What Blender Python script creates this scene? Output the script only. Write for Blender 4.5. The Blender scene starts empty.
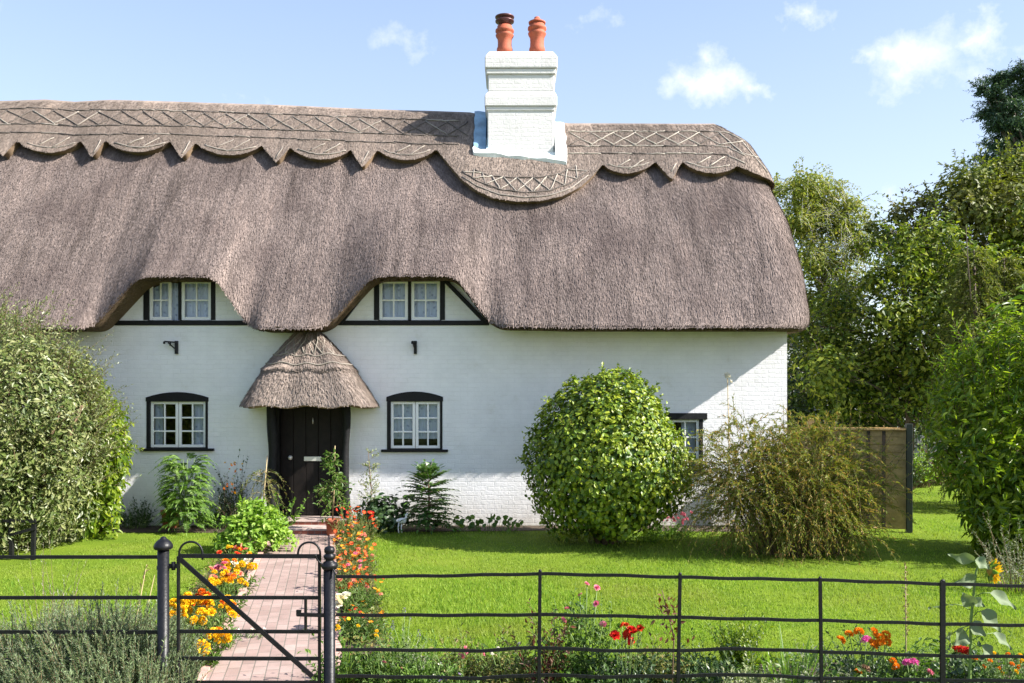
import bpy, math, random
import numpy as np
from mathutils import Vector, Matrix
from mathutils.bvhtree import BVHTree
R = math.radians
rng = np.random.default_rng(11)
random.seed(4)
scene = bpy.context.scene
COL = scene.collection
F, CX, HY, EYE = 900.0, 512.0, 395.0, 2.25       # focal length in pixels, principal column, horizon row, eye height

def at(px, py, Y):
    return np.array([(px - CX) * Y / F, Y, EYE - (py - HY) * Y / F])
def gy(py):                                        # distance of the ground seen in row py
    return EYE * F / (py - HY)
def nrm(a):
    a = np.asarray(a, float)
    return a / np.maximum(np.linalg.norm(a, axis=-1, keepdims=True), 1e-9)
def noise(d, seed, f=1.0, K=14):
    r = np.random.default_rng(seed)
    k = r.normal(size=(K, 3)) * f; ph = r.uniform(0, 6.28, K)
    return np.sin(np.asarray(d) @ k.T + ph).sum(-1) / math.sqrt(K)

# ------------------------------------------------------------------ mesh builder
class MB:
    def __init__(s): s.V = []; s.Fc = []; s.n = 0
    def add(s, v, f, mat=0, smooth=False):
        v = np.asarray(v, float).reshape(-1, 3)
        if isinstance(f, np.ndarray): s.Fc.append((f + s.n, mat, smooth))
        else:
            by = {}
            for q in f: by.setdefault(len(q), []).append(q)
            for k in by: s.Fc.append((np.array(by[k]) + s.n, mat, smooth))
        s.V.append(v); s.n += len(v)
        return s
    def arrays(s):
        v = np.concatenate(s.V)
        return v, [q.tolist() for f, _, _ in s.Fc for q in f]
    def build(s, name, mats, parent=None, bevel=0):
        v = np.concatenate(s.V)
        if parent is not None: v = v - np.array(WL[parent.name])
        me = bpy.data.meshes.new(name)
        me.vertices.add(len(v)); me.vertices.foreach_set('co', v.astype(np.float32).ravel())
        loops = np.concatenate([f.ravel() for f, _, _ in s.Fc]).astype(np.int32)
        tot = np.concatenate([np.full(len(f), f.shape[1]) for f, _, _ in s.Fc]).astype(np.int32)
        st = np.concatenate([[0], np.cumsum(tot)[:-1]]).astype(np.int32)
        me.loops.add(len(loops)); me.loops.foreach_set('vertex_index', loops)
        me.polygons.add(len(tot)); me.polygons.foreach_set('loop_start', st)
        me.polygons.foreach_set('material_index', np.concatenate([np.full(len(f), m) for f, m, _ in s.Fc]).astype(np.int32))
        me.polygons.foreach_set('use_smooth', np.concatenate([np.full(len(f), sm) for f, _, sm in s.Fc]))
        me.update(calc_edges=True); me.validate()
        if not isinstance(mats, (list, tuple)): mats = [mats]
        for m in mats: me.materials.append(m)
        o = bpy.data.objects.new(name, me); COL.objects.link(o)
        WL[o.name] = (0, 0, 0)
        if parent is not None: o.parent = parent; WL[o.name] = WL[parent.name]
        if bevel:
            b = o.modifiers.new('Bevel', 'BEVEL'); b.width = bevel; b.segments = 2; b.limit_method = 'ANGLE'
        return o
    # shapes
    def box(s, lo, hi, mat=0, rz=0.0, piv=None):
        x0, y0, z0 = lo; x1, y1, z1 = hi
        v = np.array([[x0,y0,z0],[x1,y0,z0],[x1,y1,z0],[x0,y1,z0],[x0,y0,z1],[x1,y0,z1],[x1,y1,z1],[x0,y1,z1]], float)
        if rz:
            p = np.array(piv if piv is not None else [(x0+x1)/2, (y0+y1)/2, 0]); c, n = math.cos(rz), math.sin(rz)
            d = v - p; v = np.stack([d[:,0]*c - d[:,1]*n, d[:,0]*n + d[:,1]*c, d[:,2]], 1) + p
        return s.add(v, [(0,3,2,1),(4,5,6,7),(0,1,5,4),(1,2,6,5),(2,3,7,6),(3,0,4,7)], mat)
    def bar(s, a, b, w, h=None, mat=0, up=(0,0,1)):     # rectangular bar from a to b: w across, h along up
        a = np.array(a, float); b = np.array(b, float); h = w if h is None else h
        d = nrm(b - a); u = np.array(up, float)
        if abs(d @ u) > .98: u = np.array([0., 1., 0.])
        sd = nrm(np.cross(d, u)); u = np.cross(sd, d)
        q = [a - sd*w/2 - u*h/2, a + sd*w/2 - u*h/2, a + sd*w/2 + u*h/2, a - sd*w/2 + u*h/2]
        q += [p + (b - a) for p in q]
        return s.add(q, [(0,3,2,1),(4,5,6,7),(0,1,5,4),(1,2,6,5),(2,3,7,6),(3,0,4,7)], mat)
    def tube(s, pts, rad, seg=8, mat=0, cap=True):
        pts = np.array(pts, float); n = len(pts)
        rad = np.full(n, rad) if np.isscalar(rad) else np.array(rad, float)
        T = nrm(np.gradient(pts, axis=0)); ref = np.array([.31, .87, .37])
        A = nrm(np.cross(T, ref)); B = np.cross(T, A)
        a = np.arange(seg) * 2 * math.pi / seg
        v = pts[:, None] + rad[:, None, None] * (A[:, None] * np.cos(a)[None, :, None] + B[:, None] * np.sin(a)[None, :, None])
        f = [(i*seg + j, i*seg + (j+1) % seg, (i+1)*seg + (j+1) % seg, (i+1)*seg + j) for i in range(n-1) for j in range(seg)]
        if cap: f += [tuple(range(seg))[::-1], tuple((n-1)*seg + j for j in range(seg))]
        return s.add(v.reshape(-1, 3), f, mat, True)
    def lathe(s, c, prof, seg=20, mat=0, smooth=True):   # prof: (radius, z)
        a = np.arange(seg) * 2 * math.pi / seg; n = len(prof)
        v = [[c[0] + r*math.cos(t), c[1] + r*math.sin(t), c[2] + z] for r, z in prof for t in a]
        f = [(i*seg + j, i*seg + (j+1) % seg, (i+1)*seg + (j+1) % seg, (i+1)*seg + j) for i in range(n-1) for j in range(seg)]
        f += [tuple(range(seg))[::-1], tuple((n-1)*seg + j for j in range(seg))]
        return s.add(v, f, mat, smooth)
    def prism(s, poly, y0, y1, mat=0):                   # polygon in (x,z) pulled from y0 to y1
        n = len(poly)
        v = [(x, y0, z) for x, z in poly] + [(x, y1, z) for x, z in poly]
        f = [tuple(range(n)), tuple(range(n, 2*n))[::-1]] + [(i, i+n, (i+1) % n + n, (i+1) % n) for i in range(n)]
        return s.add(v, f, mat)
    def grid(s, P, mat=0, smooth=True, flip=False):      # P[nu,nv,3]
        nu, nv = P.shape[:2]
        i, j = np.meshgrid(np.arange(nu-1), np.arange(nv-1), indexing='ij')
        a = (i*nv + j).ravel()
        f = np.stack([a, a+nv, a+nv+1, a+1], 1)
        return s.add(P.reshape(-1, 3), f[:, ::-1].copy() if flip else f, mat, smooth)
    def ball(s, c, r, mat=0, seg=10, rings=7):
        r = np.array([r]*3 if np.isscalar(r) else r, float)
        th = np.linspace(0, math.pi, rings+1); a = np.arange(seg+1) * 2*math.pi/seg
        P = np.stack([np.sin(th)[:,None]*np.cos(a), np.sin(th)[:,None]*np.sin(a), np.cos(th)[:,None]*np.ones(seg+1)], -1) * r + np.array(c)
        return s.grid(P, mat)
WL = {}

# ------------------------------------------------------------------ scene bookkeeping
def tag(o, label, cat, group=None):
    o['label'] = label; o['category'] = cat
    if group: o['group'] = group
    return o
def thing(name, label, cat, loc=(0, 0, 0), group=None):
    o = bpy.data.objects.new(name, None); COL.objects.link(o); o.location = loc
    o.empty_display_size = .2; WL[o.name] = tuple(loc)
    return tag(o, label, cat, group)
def structure(o): o['kind'] = 'structure'; return o
def stuff(o): o['kind'] = 'stuff'; return o

# ------------------------------------------------------------------ leaves
T_FOLD = (np.array([[0,0,0],[.45,.5,.1],[1,0,-.06],[.45,-.5,.1]], float), np.array([[0,2,1],[0,3,2]]))
T_OVAL = (np.array([[0,0,0],[.28,.42,.09],[.68,.4,.06],[1,0,-.12],[.68,-.4,.06],[.28,-.42,.09],[.5,0,0.0]], float), np.array([[0,6,2,1],[6,3,2,2],[0,5,4,6],[6,4,3,3]]))
T_OVAL = (T_OVAL[0], np.array([[0,6,1],[1,6,2],[6,3,2],[0,5,6],[5,4,6],[6,4,3]]))
T_NEED = (np.array([[0,-.5,0],[1,0,-.05],[0,.5,0]], float), np.array([[0,1,2]]))
T_LANCE = (np.array([[0,0,0],[.3,.5,.06],[1,0,-.15],[.3,-.5,.06],[.62,.34,.0],[.62,-.34,.0]], float), np.array([[0,4,1],[0,2,4],[0,5,2],[0,3,5]]))
T_PETAL = (np.array([[0,0,0],[.55,.42,.12],[1,.25,.12],[1,-.25,.12],[.55,-.42,.12]], float), np.array([[0,2,1],[0,3,2],[0,4,3]]))

def leaves(mb, tmpl, P, D, N, L, W, mat=0):
    tv, tf = tmpl; n = len(P)
    D = nrm(D); S = nrm(np.cross(N, D)); N = np.cross(D, S)
    L = np.broadcast_to(np.asarray(L, float), (n,)); W = np.broadcast_to(np.asarray(W, float), (n,))
    v = P[:, None] + tv[None, :, 0:1]*D[:, None]*L[:, None, None] + tv[None, :, 1:2]*S[:, None]*W[:, None, None] + tv[None, :, 2:3]*N[:, None]*L[:, None, None]
    f = (tf[None] + (np.arange(n) * len(tv))[:, None, None]).reshape(-1, tf.shape[1])
    mb.add(v.reshape(-1, 3), f, mat)
def sphere_dirs(n, r=None): return nrm((r or rng).normal(size=(n, 3)))

def cloud(mb, c, Rr, n, L, W, tmpl=T_FOLD, amp=.15, fq=3.0, seed=1, shell=.35, zmin=None, mat=0, up=.55, droop=.3, lvar=.3, hole=0.0):
    """leaves spread through the outer volume of a lumpy ellipsoid"""
    d = sphere_dirs(n); m = 1 + amp*noise(d, seed, fq) + .5*amp*noise(d, seed+1, fq*2.6)
    r = (1 - shell * rng.random(n)**1.5) * m
    if hole:
        k = noise(d, seed+2, fq*1.7) > -1.4 + 2*hole*rng.random(n) - hole; d, r = d[k], r[k]; n = len(d)
    Rr = np.array(Rr, float); P = np.array(c, float) + d * Rr * r[:, None]
    if zmin is not None:
        k = P[:, 2] > zmin; P, d = P[k], d[k]; n = len(P)
    N = nrm(nrm(d/Rr) * .95 + np.array([0, 0, up]) + rng.normal(size=(n, 3))*.38)
    D = rng.normal(size=(n, 3)) + d*.6 + np.array([0, 0, -droop])
    D = D - (D*N).sum(1, keepdims=True)*N
    s = 1 + lvar*rng.normal(size=n).clip(-1.6, 1.6)
    leaves(mb, tmpl, P, D, N, L*s, W*s, mat)

def shoots(lf, st, P0, D0, L, nleaf, ll, lw, grav=.3, ang=50, tmpl=T_LANCE, t0=.15, stem_r=.004, nseg=4, lvar=.25, taper=.35, curl=.12, upn=.8, mat=0, smat=0):
    """curving shoots with leaves set along them; lf and st are the builders of the foliage and of the stems"""
    n = len(P0); P0 = np.asarray(P0, float); D0 = nrm(D0)
    L = np.broadcast_to(np.asarray(L, float), (n,))[:, None]
    G = np.array([0, 0, -1.])*np.broadcast_to(np.asarray(grav, float), (n,))[:, None] + rng.normal(size=(n, 3))*curl
    pos = lambda t: P0 + D0*L*t + G*L*t*t
    if st is not None and stem_r:
        ts = np.linspace(0, 1, nseg+1); pts = np.stack([pos(t) for t in ts], 1)
        a = np.array([0, 2.1, 4.2]); A = nrm(np.cross(D0, [.3, .5, .8])); B = np.cross(D0, A)
        ring = A[:, None]*np.cos(a)[None, :, None] + B[:, None]*np.sin(a)[None, :, None]
        v = pts[:, :, None] + ring[:, None]*(stem_r*(1 - .75*ts))[None, :, None, None]
        base = []
        for i in range(nseg):
            for j in range(3): base.append((i*3+j, i*3+(j+1) % 3, (i+1)*3+(j+1) % 3, (i+1)*3+j))
        f = (np.array(base)[None] + (np.arange(n)*3*(nseg+1))[:, None, None]).reshape(-1, 4)
        st.add(v.reshape(-1, 3), f, smat, True)
    if lf is None or not nleaf: return
    t = (t0 + (1-t0)*(np.arange(nleaf)[None] + rng.random((n, nleaf)))/nleaf)
    tt = t[..., None]
    P = (P0[:, None] + D0[:, None]*L[:, None]*tt + G[:, None]*L[:, None]*tt*tt).reshape(-1, 3)
    Tn = nrm((D0[:, None]*L[:, None] + 2*G[:, None]*L[:, None]*tt).reshape(-1, 3))
    rd = rng.normal(size=P.shape); rd = nrm(rd - (rd*Tn).sum(1, keepdims=True)*Tn)
    a = R(ang)*(1 + .3*rng.normal(size=len(P)))[:, None]
    D = Tn*np.cos(a) + rd*np.sin(a)
    N = np.array([0, 0, upn]) + Tn*.35 + rng.normal(size=P.shape)*.35
    N = N - (N*D).sum(1, keepdims=True)*D
    s = (1 - taper*t.ravel())*(1 + lvar*rng.normal(size=len(P)).clip(-1.8, 1.8))
    leaves(lf, tmpl, P, D, nrm(N), ll*s, lw*s, mat)

# ------------------------------------------------------------------ materials
def newmat(name):
    m = bpy.data.materials.new(name); m.use_nodes = True
    nt = m.node_tree; b = nt.nodes['Principled BSDF']
    return m, nt, b
def nd(nt, typ, **kw):
    n = nt.nodes.new(typ)
    for k, v in kw.items():
        if k in n.inputs: n.inputs[k].default_value = v
        else: setattr(n, k, v)
    return n
def ramp(nt, stops):
    n = nt.nodes.new('ShaderNodeValToRGB'); e = n.color_ramp.elements
    while len(e) < len(stops): e.new(.5)
    for el, (p, c) in zip(e, stops): el.position = p; el.color = (*c, 1)
    return n
def coords(nt, scale=(1, 1, 1), rot=(0, 0, 0)):
    tc = nd(nt, 'ShaderNodeTexCoord'); mp = nd(nt, 'ShaderNodeMapping')
    mp.inputs['Scale'].default_value = scale; mp.inputs['Rotation'].default_value = rot
    nt.links.new(tc.outputs['Object'], mp.inputs['Vector']); return mp
def simple(name, col, rough=.6, metal=0, var=.0, scale=8, bump=0, bscale=60, spec=.5):
    m, nt, b = newmat(name); L = nt.links.new
    b.inputs['Roughness'].default_value = rough; b.inputs['Metallic'].default_value = metal
    b.inputs['Specular IOR Level'].default_value = spec
    b.inputs['Base Color'].default_value = (*col, 1)
    if var:
        c = coords(nt); n = nd(nt, 'ShaderNodeTexNoise', Scale=scale, Detail=6, Roughness=.65); L(c.outputs[0], n.inputs['Vector'])
        r = ramp(nt, [(.3, tuple(x*(1-var) for x in col)), (.7, tuple(min(1, x*(1+var)) for x in col))])
        L(n.outputs['Fac'], r.inputs[0]); L(r.outputs[0], b.inputs['Base Color'])
    if bump:
        c2 = coords(nt); n2 = nd(nt, 'ShaderNodeTexNoise', Scale=bscale, Detail=4); L(c2.outputs[0], n2.inputs['Vector'])
        bp = nd(nt, 'ShaderNodeBump', Strength=bump, Distance=.01); L(n2.outputs['Fac'], bp.inputs['Height']); L(bp.outputs[0], b.inputs['Normal'])
    return m
def leafmat(name, cols, rough=.5, trans=.3, tcol=None, spec=.4, patch=None, pscale=1.2, back=None):
    """per-leaf colour from Random Per Island, a little light through the leaf"""
    m, nt, b = newmat(name); L = nt.links.new
    g = nd(nt, 'ShaderNodeNewGeometry')
    k = len(cols); r = ramp(nt, [((i+.5)/k, c) for i, c in enumerate(cols)])
    L(g.outputs['Random Per Island'], r.inputs[0]); out = r.outputs[0]
    if patch:                                         # whole branches of another tone
        c = coords(nt); n = nd(nt, 'ShaderNodeTexNoise', Scale=pscale, Detail=3); L(c.outputs[0], n.inputs['Vector'])
        rr = ramp(nt, [(.45, (0, 0, 0)), (.62, (1, 1, 1))]); L(n.outputs['Fac'], rr.inputs[0])
        mx = nd(nt, 'ShaderNodeMix', data_type='RGBA'); L(rr.outputs[0], mx.inputs['Factor'])
        mx.inputs['B'].default_value = (0, 0, 0, 1)
        L(out, mx.inputs[6]); mx.inputs[7].default_value = (*patch, 1); out = mx.outputs[2]
    if back:
        mx = nd(nt, 'ShaderNodeMix', data_type='RGBA'); L(g.outputs['Backfacing'], mx.inputs['Factor'])
        L(out, mx.inputs[6]); mx.inputs[7].default_value = (*back, 1); out = mx.outputs[2]
    L(out, b.inputs['Base Color']); b.inputs['Roughness'].default_value = rough; b.inputs['Specular IOR Level'].default_value = spec
    if trans:
        t = nd(nt, 'ShaderNodeBsdfTranslucent'); h = nd(nt, 'ShaderNodeMix', data_type='RGBA', blend_type='MULTIPLY')
        h.inputs['Factor'].default_value = 1; L(out, h.inputs[6]); h.inputs[7].default_value = (*(tcol or (1.25, 1.35, .55)), 1)
        L(h.outputs[2], t.inputs['Color']); s = nd(nt, 'ShaderNodeMixShader'); s.inputs[0].default_value = trans
        L(b.outputs[0], s.inputs[1]); L(t.outputs[0], s.inputs[2]); L(s.outputs[0], nt.nodes['Material Output'].inputs['Surface'])
    return m

def white_brick(name, col=(.82, .81, .825), strength=.8, stain=(.66, .64, .61)):
    m, nt, b = newmat(name); L = nt.links.new
    tc = nd(nt, 'ShaderNodeTexCoord'); sp = nd(nt, 'ShaderNodeSeparateXYZ'); L(tc.outputs['Object'], sp.inputs[0])
    ad = nd(nt, 'ShaderNodeMath', operation='ADD'); L(sp.outputs[0], ad.inputs[0]); L(sp.outputs[1], ad.inputs[1])
    cb = nd(nt, 'ShaderNodeCombineXYZ'); L(ad.outputs[0], cb.inputs[0]); L(sp.outputs[2], cb.inputs[1])
    wn = nd(nt, 'ShaderNodeTexNoise', Scale=4.5, Detail=4); L(cb.outputs[0], wn.inputs['Vector'])
    wm = nd(nt, 'ShaderNodeVectorMath', operation='SCALE'); wm.inputs['Scale'].default_value = .06; L(wn.outputs['Color'], wm.inputs[0])
    wa = nd(nt, 'ShaderNodeVectorMath', operation='ADD'); L(cb.outputs[0], wa.inputs[0]); L(wm.outputs[0], wa.inputs[1])
    br = nd(nt, 'ShaderNodeTexBrick', Scale=1.0); br.inputs['Brick Width'].default_value = .23; br.inputs['Row Height'].default_value = .078
    br.inputs['Mortar Size'].default_value = .007; br.inputs['Mortar Smooth'].default_value = .6
    br.inputs['Color1'].default_value = (1, 1, 1, 1); br.inputs['Color2'].default_value = (.55, .55, .55, 1); br.inputs['Mortar'].default_value = (0, 0, 0, 1)
    L(wa.outputs[0], br.inputs['Vector'])
    n = nd(nt, 'ShaderNodeTexNoise', Scale=14, Detail=8, Roughness=.7); L(cb.outputs[0], n.inputs['Vector'])
    hm = nd(nt, 'ShaderNodeMix', data_type='FLOAT'); hm.inputs[0].default_value = .72; L(br.outputs['Color'], hm.inputs[2]); L(n.outputs['Fac'], hm.inputs[3])
    bp = nd(nt, 'ShaderNodeBump', Strength=strength, Distance=.012); L(hm.outputs[0], bp.inputs['Height']); L(bp.outputs[0], b.inputs['Normal'])
    n2 = nd(nt, 'ShaderNodeTexNoise', Scale=1.7, Detail=7, Roughness=.7); L(cb.outputs[0], n2.inputs['Vector'])
    r = ramp(nt, [(.26, stain), (.40, tuple(c*.93 for c in col)), (.6, col)]); L(n2.outputs['Fac'], r.inputs[0])
    # dirt thrown up from the soil and flaking along the lowest courses
    mr = nd(nt, 'ShaderNodeMapRange'); mr.inputs[1].default_value = .05; mr.inputs[2].default_value = .65; mr.inputs[3].default_value = .85; mr.inputs[4].default_value = 0
    L(sp.outputs[2], mr.inputs[0]); n3 = nd(nt, 'ShaderNodeTexNoise', Scale=5, Detail=8, Roughness=.75); L(cb.outputs[0], n3.inputs['Vector'])
    ml = nd(nt, 'ShaderNodeMath', operation='MULTIPLY'); L(mr.outputs[0], ml.inputs[0]); L(n3.outputs['Fac'], ml.inputs[1])
    mx = nd(nt, 'ShaderNodeMix', data_type='RGBA'); L(ml.outputs[0], mx.inputs['Factor']); L(r.outputs[0], mx.inputs[6]); mx.inputs[7].default_value = (.42, .36, .27, 1)
    mq = nd(nt, 'ShaderNodeMix', data_type='RGBA', blend_type='MULTIPLY'); mq.inputs['Factor'].default_value = .05; L(mx.outputs[2], mq.inputs[6]); L(br.outputs['Color'], mq.inputs[7])
    L(mq.outputs[2], b.inputs['Base Color']); b.inputs['Roughness'].default_value = .75; b.inputs['Specular IOR Level'].default_value = .25
    return m

def thatch_mat(name, dark, light, moss=(.10, .085, .06), streak=.45):
    m, nt, b = newmat(name); L = nt.links.new
    g = nd(nt, 'ShaderNodeNewGeometry')
    c = coords(nt, (9, 9, 1.6)); n = nd(nt, 'ShaderNodeTexNoise', Scale=6, Detail=6, Roughness=.65); L(c.outputs[0], n.inputs['Vector'])
    a1 = nd(nt, 'ShaderNodeMath', operation='MULTIPLY'); a1.inputs[1].default_value = .62; L(n.outputs['Fac'], a1.inputs[0])
    sm = nd(nt, 'ShaderNodeMath', operation='MULTIPLY_ADD'); sm.inputs[1].default_value = .38; L(g.outputs['Random Per Island'], sm.inputs[0]); L(a1.outputs[0], sm.inputs[2])
    mid = tuple((a + c_)/2 for a, c_ in zip(dark, light))
    r = ramp(nt, [(.2, dark), (.5, mid), (.82, light)]); L(sm.outputs[0], r.inputs[0])
    # rain streaks running down the slope
    c4 = coords(nt, (2.6, .35, .30)); n4 = nd(nt, 'ShaderNodeTexNoise', Scale=1.6, Detail=7, Roughness=.68); L(c4.outputs[0], n4.inputs['Vector'])
    lo = 1 - streak; r4 = ramp(nt, [(.32, (lo, lo*.99, lo*.98)), (.5, (.92, .92, .92)), (.68, (1.18, 1.15, 1.12))]); L(n4.outputs['Fac'], r4.inputs[0])
    m4 = nd(nt, 'ShaderNodeMix', data_type='RGBA', blend_type='MULTIPLY'); m4.inputs['Factor'].default_value = 1; L(r.outputs[0], m4.inputs[6]); L(r4.outputs[0], m4.inputs[7])
    # lichen and moss patches
    c2 = coords(nt, (.55, .55, .28)); n2 = nd(nt, 'ShaderNodeTexNoise', Scale=1.6, Detail=7, Roughness=.68); L(c2.outputs[0], n2.inputs['Vector'])
    r2 = ramp(nt, [(.45, (0, 0, 0)), (.66, (1, 1, 1))]); L(n2.outputs['Fac'], r2.inputs[0])
    ml = nd(nt, 'ShaderNodeMath', operation='MULTIPLY'); ml.inputs[1].default_value = .62; L(r2.outputs[0], ml.inputs[0])
    mx = nd(nt, 'ShaderNodeMix', data_type='RGBA'); L(ml.outputs[0], mx.inputs['Factor']); L(m4.outputs[2], mx.inputs[6]); mx.inputs[7].default_value = (*moss, 1)
    L(mx.outputs[2], b.inputs['Base Color']); b.inputs['Roughness'].default_value = .9; b.inputs['Specular IOR Level'].default_value = .12
    c3 = coords(nt, (60, 60, 9)); n3 = nd(nt, 'ShaderNodeTexNoise', Scale=1.5, Detail=3); L(c3.outputs[0], n3.inputs['Vector'])
    bp = nd(nt, 'ShaderNodeBump', Strength=.3, Distance=.02); L(n3.outputs['Fac'], bp.inputs['Height']); L(bp.outputs[0], b.inputs['Normal'])
    return m

M = {}
M['wall'] = white_brick('white_painted_brick')
M['chimney'] = white_brick('white_chimney_brick', (.70, .685, .675), 1.0, (.5, .47, .45))
M['plaster'] = simple('white_plaster', (.78, .78, .76), .8, var=.05, bump=.25, bscale=25, spec=.2)
M['black_wood'] = simple('black_timber', (.009, .009, .010), .6, var=.4, scale=14, bump=.4, bscale=40, spec=.25)
M['door_wood'] = simple('dark_door_timber', (.010, .007, .006), .6, var=.4, scale=10, bump=.3, spec=.25)
M['white_paint'] = simple('white_gloss_paint', (.8, .8, .8), .35)
M['iron'] = simple('black_iron', (.006, .006, .008), .42, var=.5, scale=30, bump=.15, bscale=60, spec=.3)
M['thatch'] = thatch_mat('weathered_thatch', (.092, .073, .066), (.335, .268, .242), (.095, .072, .068), .5)
M['ridge'] = thatch_mat('ridge_thatch', (.10, .078, .066), (.36, .29, .245), (.125, .10, .082), .3)
M['straw_cut'] = thatch_mat('cut_straw_edge', (.11, .075, .048), (.28, .20, .135), (.12, .085, .055))
M['porch_straw'] = thatch_mat('porch_thatch', (.14, .11, .095), (.40, .325, .28), (.17, .135, .115), .3)
M['spar'] = simple('hazel_spar', (.24, .21, .18), .8, var=.45, scale=1.4)
M['spar_dark'] = simple('old_hazel_spar', (.09, .075, .065), .8, var=.4, scale=2)
M['spar_pale'] = simple('pale_hazel_spar', (.36, .325, .275), .8, var=.3, scale=2)
M['lead'] = simple('painted_lead', (.66, .70, .70), .5, var=.18, scale=3, bump=.5, bscale=12)
M['lead_shaded'] = simple('shaded_bluish_lead', (.20, .33, .45), .45, var=.35, scale=4, bump=.5, bscale=12)  # whitish lead with the bluish shade left of the chimney put into its colour
M['terracotta'] = simple('terracotta', (.36, .085, .04), .75, var=.25, scale=9, bump=.3)
M['pot'] = simple('flower_pot_clay', (.30, .085, .04), .8, var=.25, scale=9)
M['cowl'] = simple('cowl_metal', (.10, .035, .035), .4, metal=.3)
M['brass'] = simple('pale_metal', (.7, .68, .64), .35, metal=.4)
M['bark'] = simple('bark', (.10, .075, .055), .9, var=.4, scale=12, bump=.8, bscale=30)
M['birch_bark'] = simple('birch_bark', (.5, .47, .42), .8, var=.4, scale=8)
M['twig'] = simple('twig', (.14, .09, .05), .85, var=.3)
M['green_stem'] = simple('green_stem', (.14, .22, .05), .6, var=.3)
M['straw_stem'] = simple('dry_stem', (.36, .28, .15), .8, var=.3)
M['white_orn'] = simple('white_ornament', (.8, .8, .78), .6)
M['soil'] = simple('soil', (.06, .04, .025), .95, var=.45, scale=14, bump=.9, bscale=30)
def glass_mat():
    m, nt, b = newmat('window_glass'); L = nt.links.new
    t = nd(nt, 'ShaderNodeBsdfTransparent'); t.inputs[0].default_value = (.82, .86, .88, 1)
    gl = nd(nt, 'ShaderNodeBsdfGlossy'); gl.inputs['Roughness'].default_value = .02
    fr = nd(nt, 'ShaderNodeFresnel', IOR=1.5); s = nd(nt, 'ShaderNodeMixShader')
    L(fr.outputs[0], s.inputs[0]); L(t.outputs[0], s.inputs[1]); L(gl.outputs[0], s.inputs[2])
    L(s.outputs[0], nt.nodes['Material Output'].inputs['Surface']); return m
M['glass'] = glass_mat()
def curtain_mat(name, a, c):
    m, nt, b = newmat(name); L = nt.links.new
    co = coords(nt, (1, 1, 1)); v = nd(nt, 'ShaderNodeTexVoronoi', Scale=11); L(co.outputs[0], v.inputs['Vector'])
    w = nd(nt, 'ShaderNodeTexNoise', Scale=24, Detail=4); L(co.outputs[0], w.inputs['Vector'])
    ad = nd(nt, 'ShaderNodeMath', operation='ADD'); L(v.outputs['Distance'], ad.inputs[0]); L(w.outputs['Fac'], ad.inputs[1])
    r = ramp(nt, [(.45, a), (.85, c)]); L(ad.outputs[0], r.inputs[0]); L(r.outputs[0], b.inputs['Base Color']); b.inputs['Roughness'].default_value = .9
    return m
M['curtain'] = curtain_mat('blue_lace_curtain', (.30, .36, .55), (.75, .80, .92))
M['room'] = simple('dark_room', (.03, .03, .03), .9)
# =================================================================== the cottage
YW = 15.5
def wx(px, Y=YW): return (px - CX) * Y / F
def wz(py, Y=YW): return EYE - (py - HY) * Y / F
cottage = thing('cottage', 'white painted brick cottage with thatched roof, black timbers and a white chimney', 'cottage', (-3.5, YW, 0))

# ---- thatch surface: S[u, v] runs from the eave (v=0) to the ridge (v=1), front, right-hand hip, back
E0, YE, YR, HALF = 3.37, 14.68, 18.3, 3.62
rx = np.array([-400, 0, 45, 75, 110, 180, 250, 330, 400, 470, 485, 570, 720, 900.])
ry = np.array([100, 102, 101, 104, 102.5, 103.5, 106, 109, 112, 114, 117, 125, 125, 125.])
RX = (rx - CX)*YR/F
def Zr(X): return np.interp(X, RX, EYE + (HY - ry)*YR/F - .13)
ex = np.array([-400, 60, 92, 100, 136, 145, 212, 219, 246, 257, 318, 329, 369, 378, 450, 459, 488, 501, 600, 900.])
ey = np.array([329, 329, 329, 321, 284, 279.5, 279.5, 285, 323, 330, 330, 325, 283, 279, 278.5, 283, 321, 327.5, 329, 330.])
def Ze(X):
    px = CX + X*F/14.9
    z = np.interp(px, ex, EYE + (HY + 2.5 - ey)*np.interp(ey, [279, 330], [15.05, YE])/F)
    return np.where(px > 560, E0, z)
def dorm(X): return np.clip((Ze(X) - E0)/.86, 0, 1)
tX = [0, .02, .06, .25, .5, .75, .9, 1.0]; vX = [4.99, 5.09, 5.14, 5.24, 5.22, 5.0, 4.70, 4.10]
XL = -13.0
NV = 56
vs = np.linspace(0, 1, NV)
def yfront(tau): return YR - HALF*(1 - tau) - .10*np.sin(np.pi*np.clip(tau, 0, 1))
def column_front(X0):
    ze, d = Ze(X0), dorm(X0)
    Xr = np.interp(vs, tX, vX); b = YR - yfront(vs); r = .8*np.minimum(1, b/1.3)
    X = X0 + max(0, (X0 - 1)/3.29)*(Xr - r - 4.29)
    zr = Zr(X); Z = ze + vs*(zr - ze)
    Y = yfront((Z - E0)/(zr - E0)) - .42*d*(1 - vs)**3.2 + .20*min(1, abs(float(Ze(X0 + .04) - Ze(X0 - .04)))/.08/.75)*(1 - d)*(1 - vs)**11
    return np.stack([X, Y, Z], 1)
def column_hip(phi, back=False, s=None):
    Xr = np.interp(vs, tX, vX); b = YR - yfront(vs); r = .8*np.minimum(1, b/1.3)
    yf = yfront(vs); Z = E0 + vs*(Zr(5.0) - E0)
    if s is None: X = Xr - r + r*math.sin(phi); Y = yf + r*(1 - math.cos(phi))
    else: X = Xr + 0*vs; Y = (yf + r) + s*(2*YR - 2*yf - 2*r)
    if back: Y = 2*YR - Y
    return np.stack([X, Y, Z], 1)
cols = []; inw = []
fx = np.arange(XL, 4.2901, .045)
gx = np.array([Ze(x) for x in fx])
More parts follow.
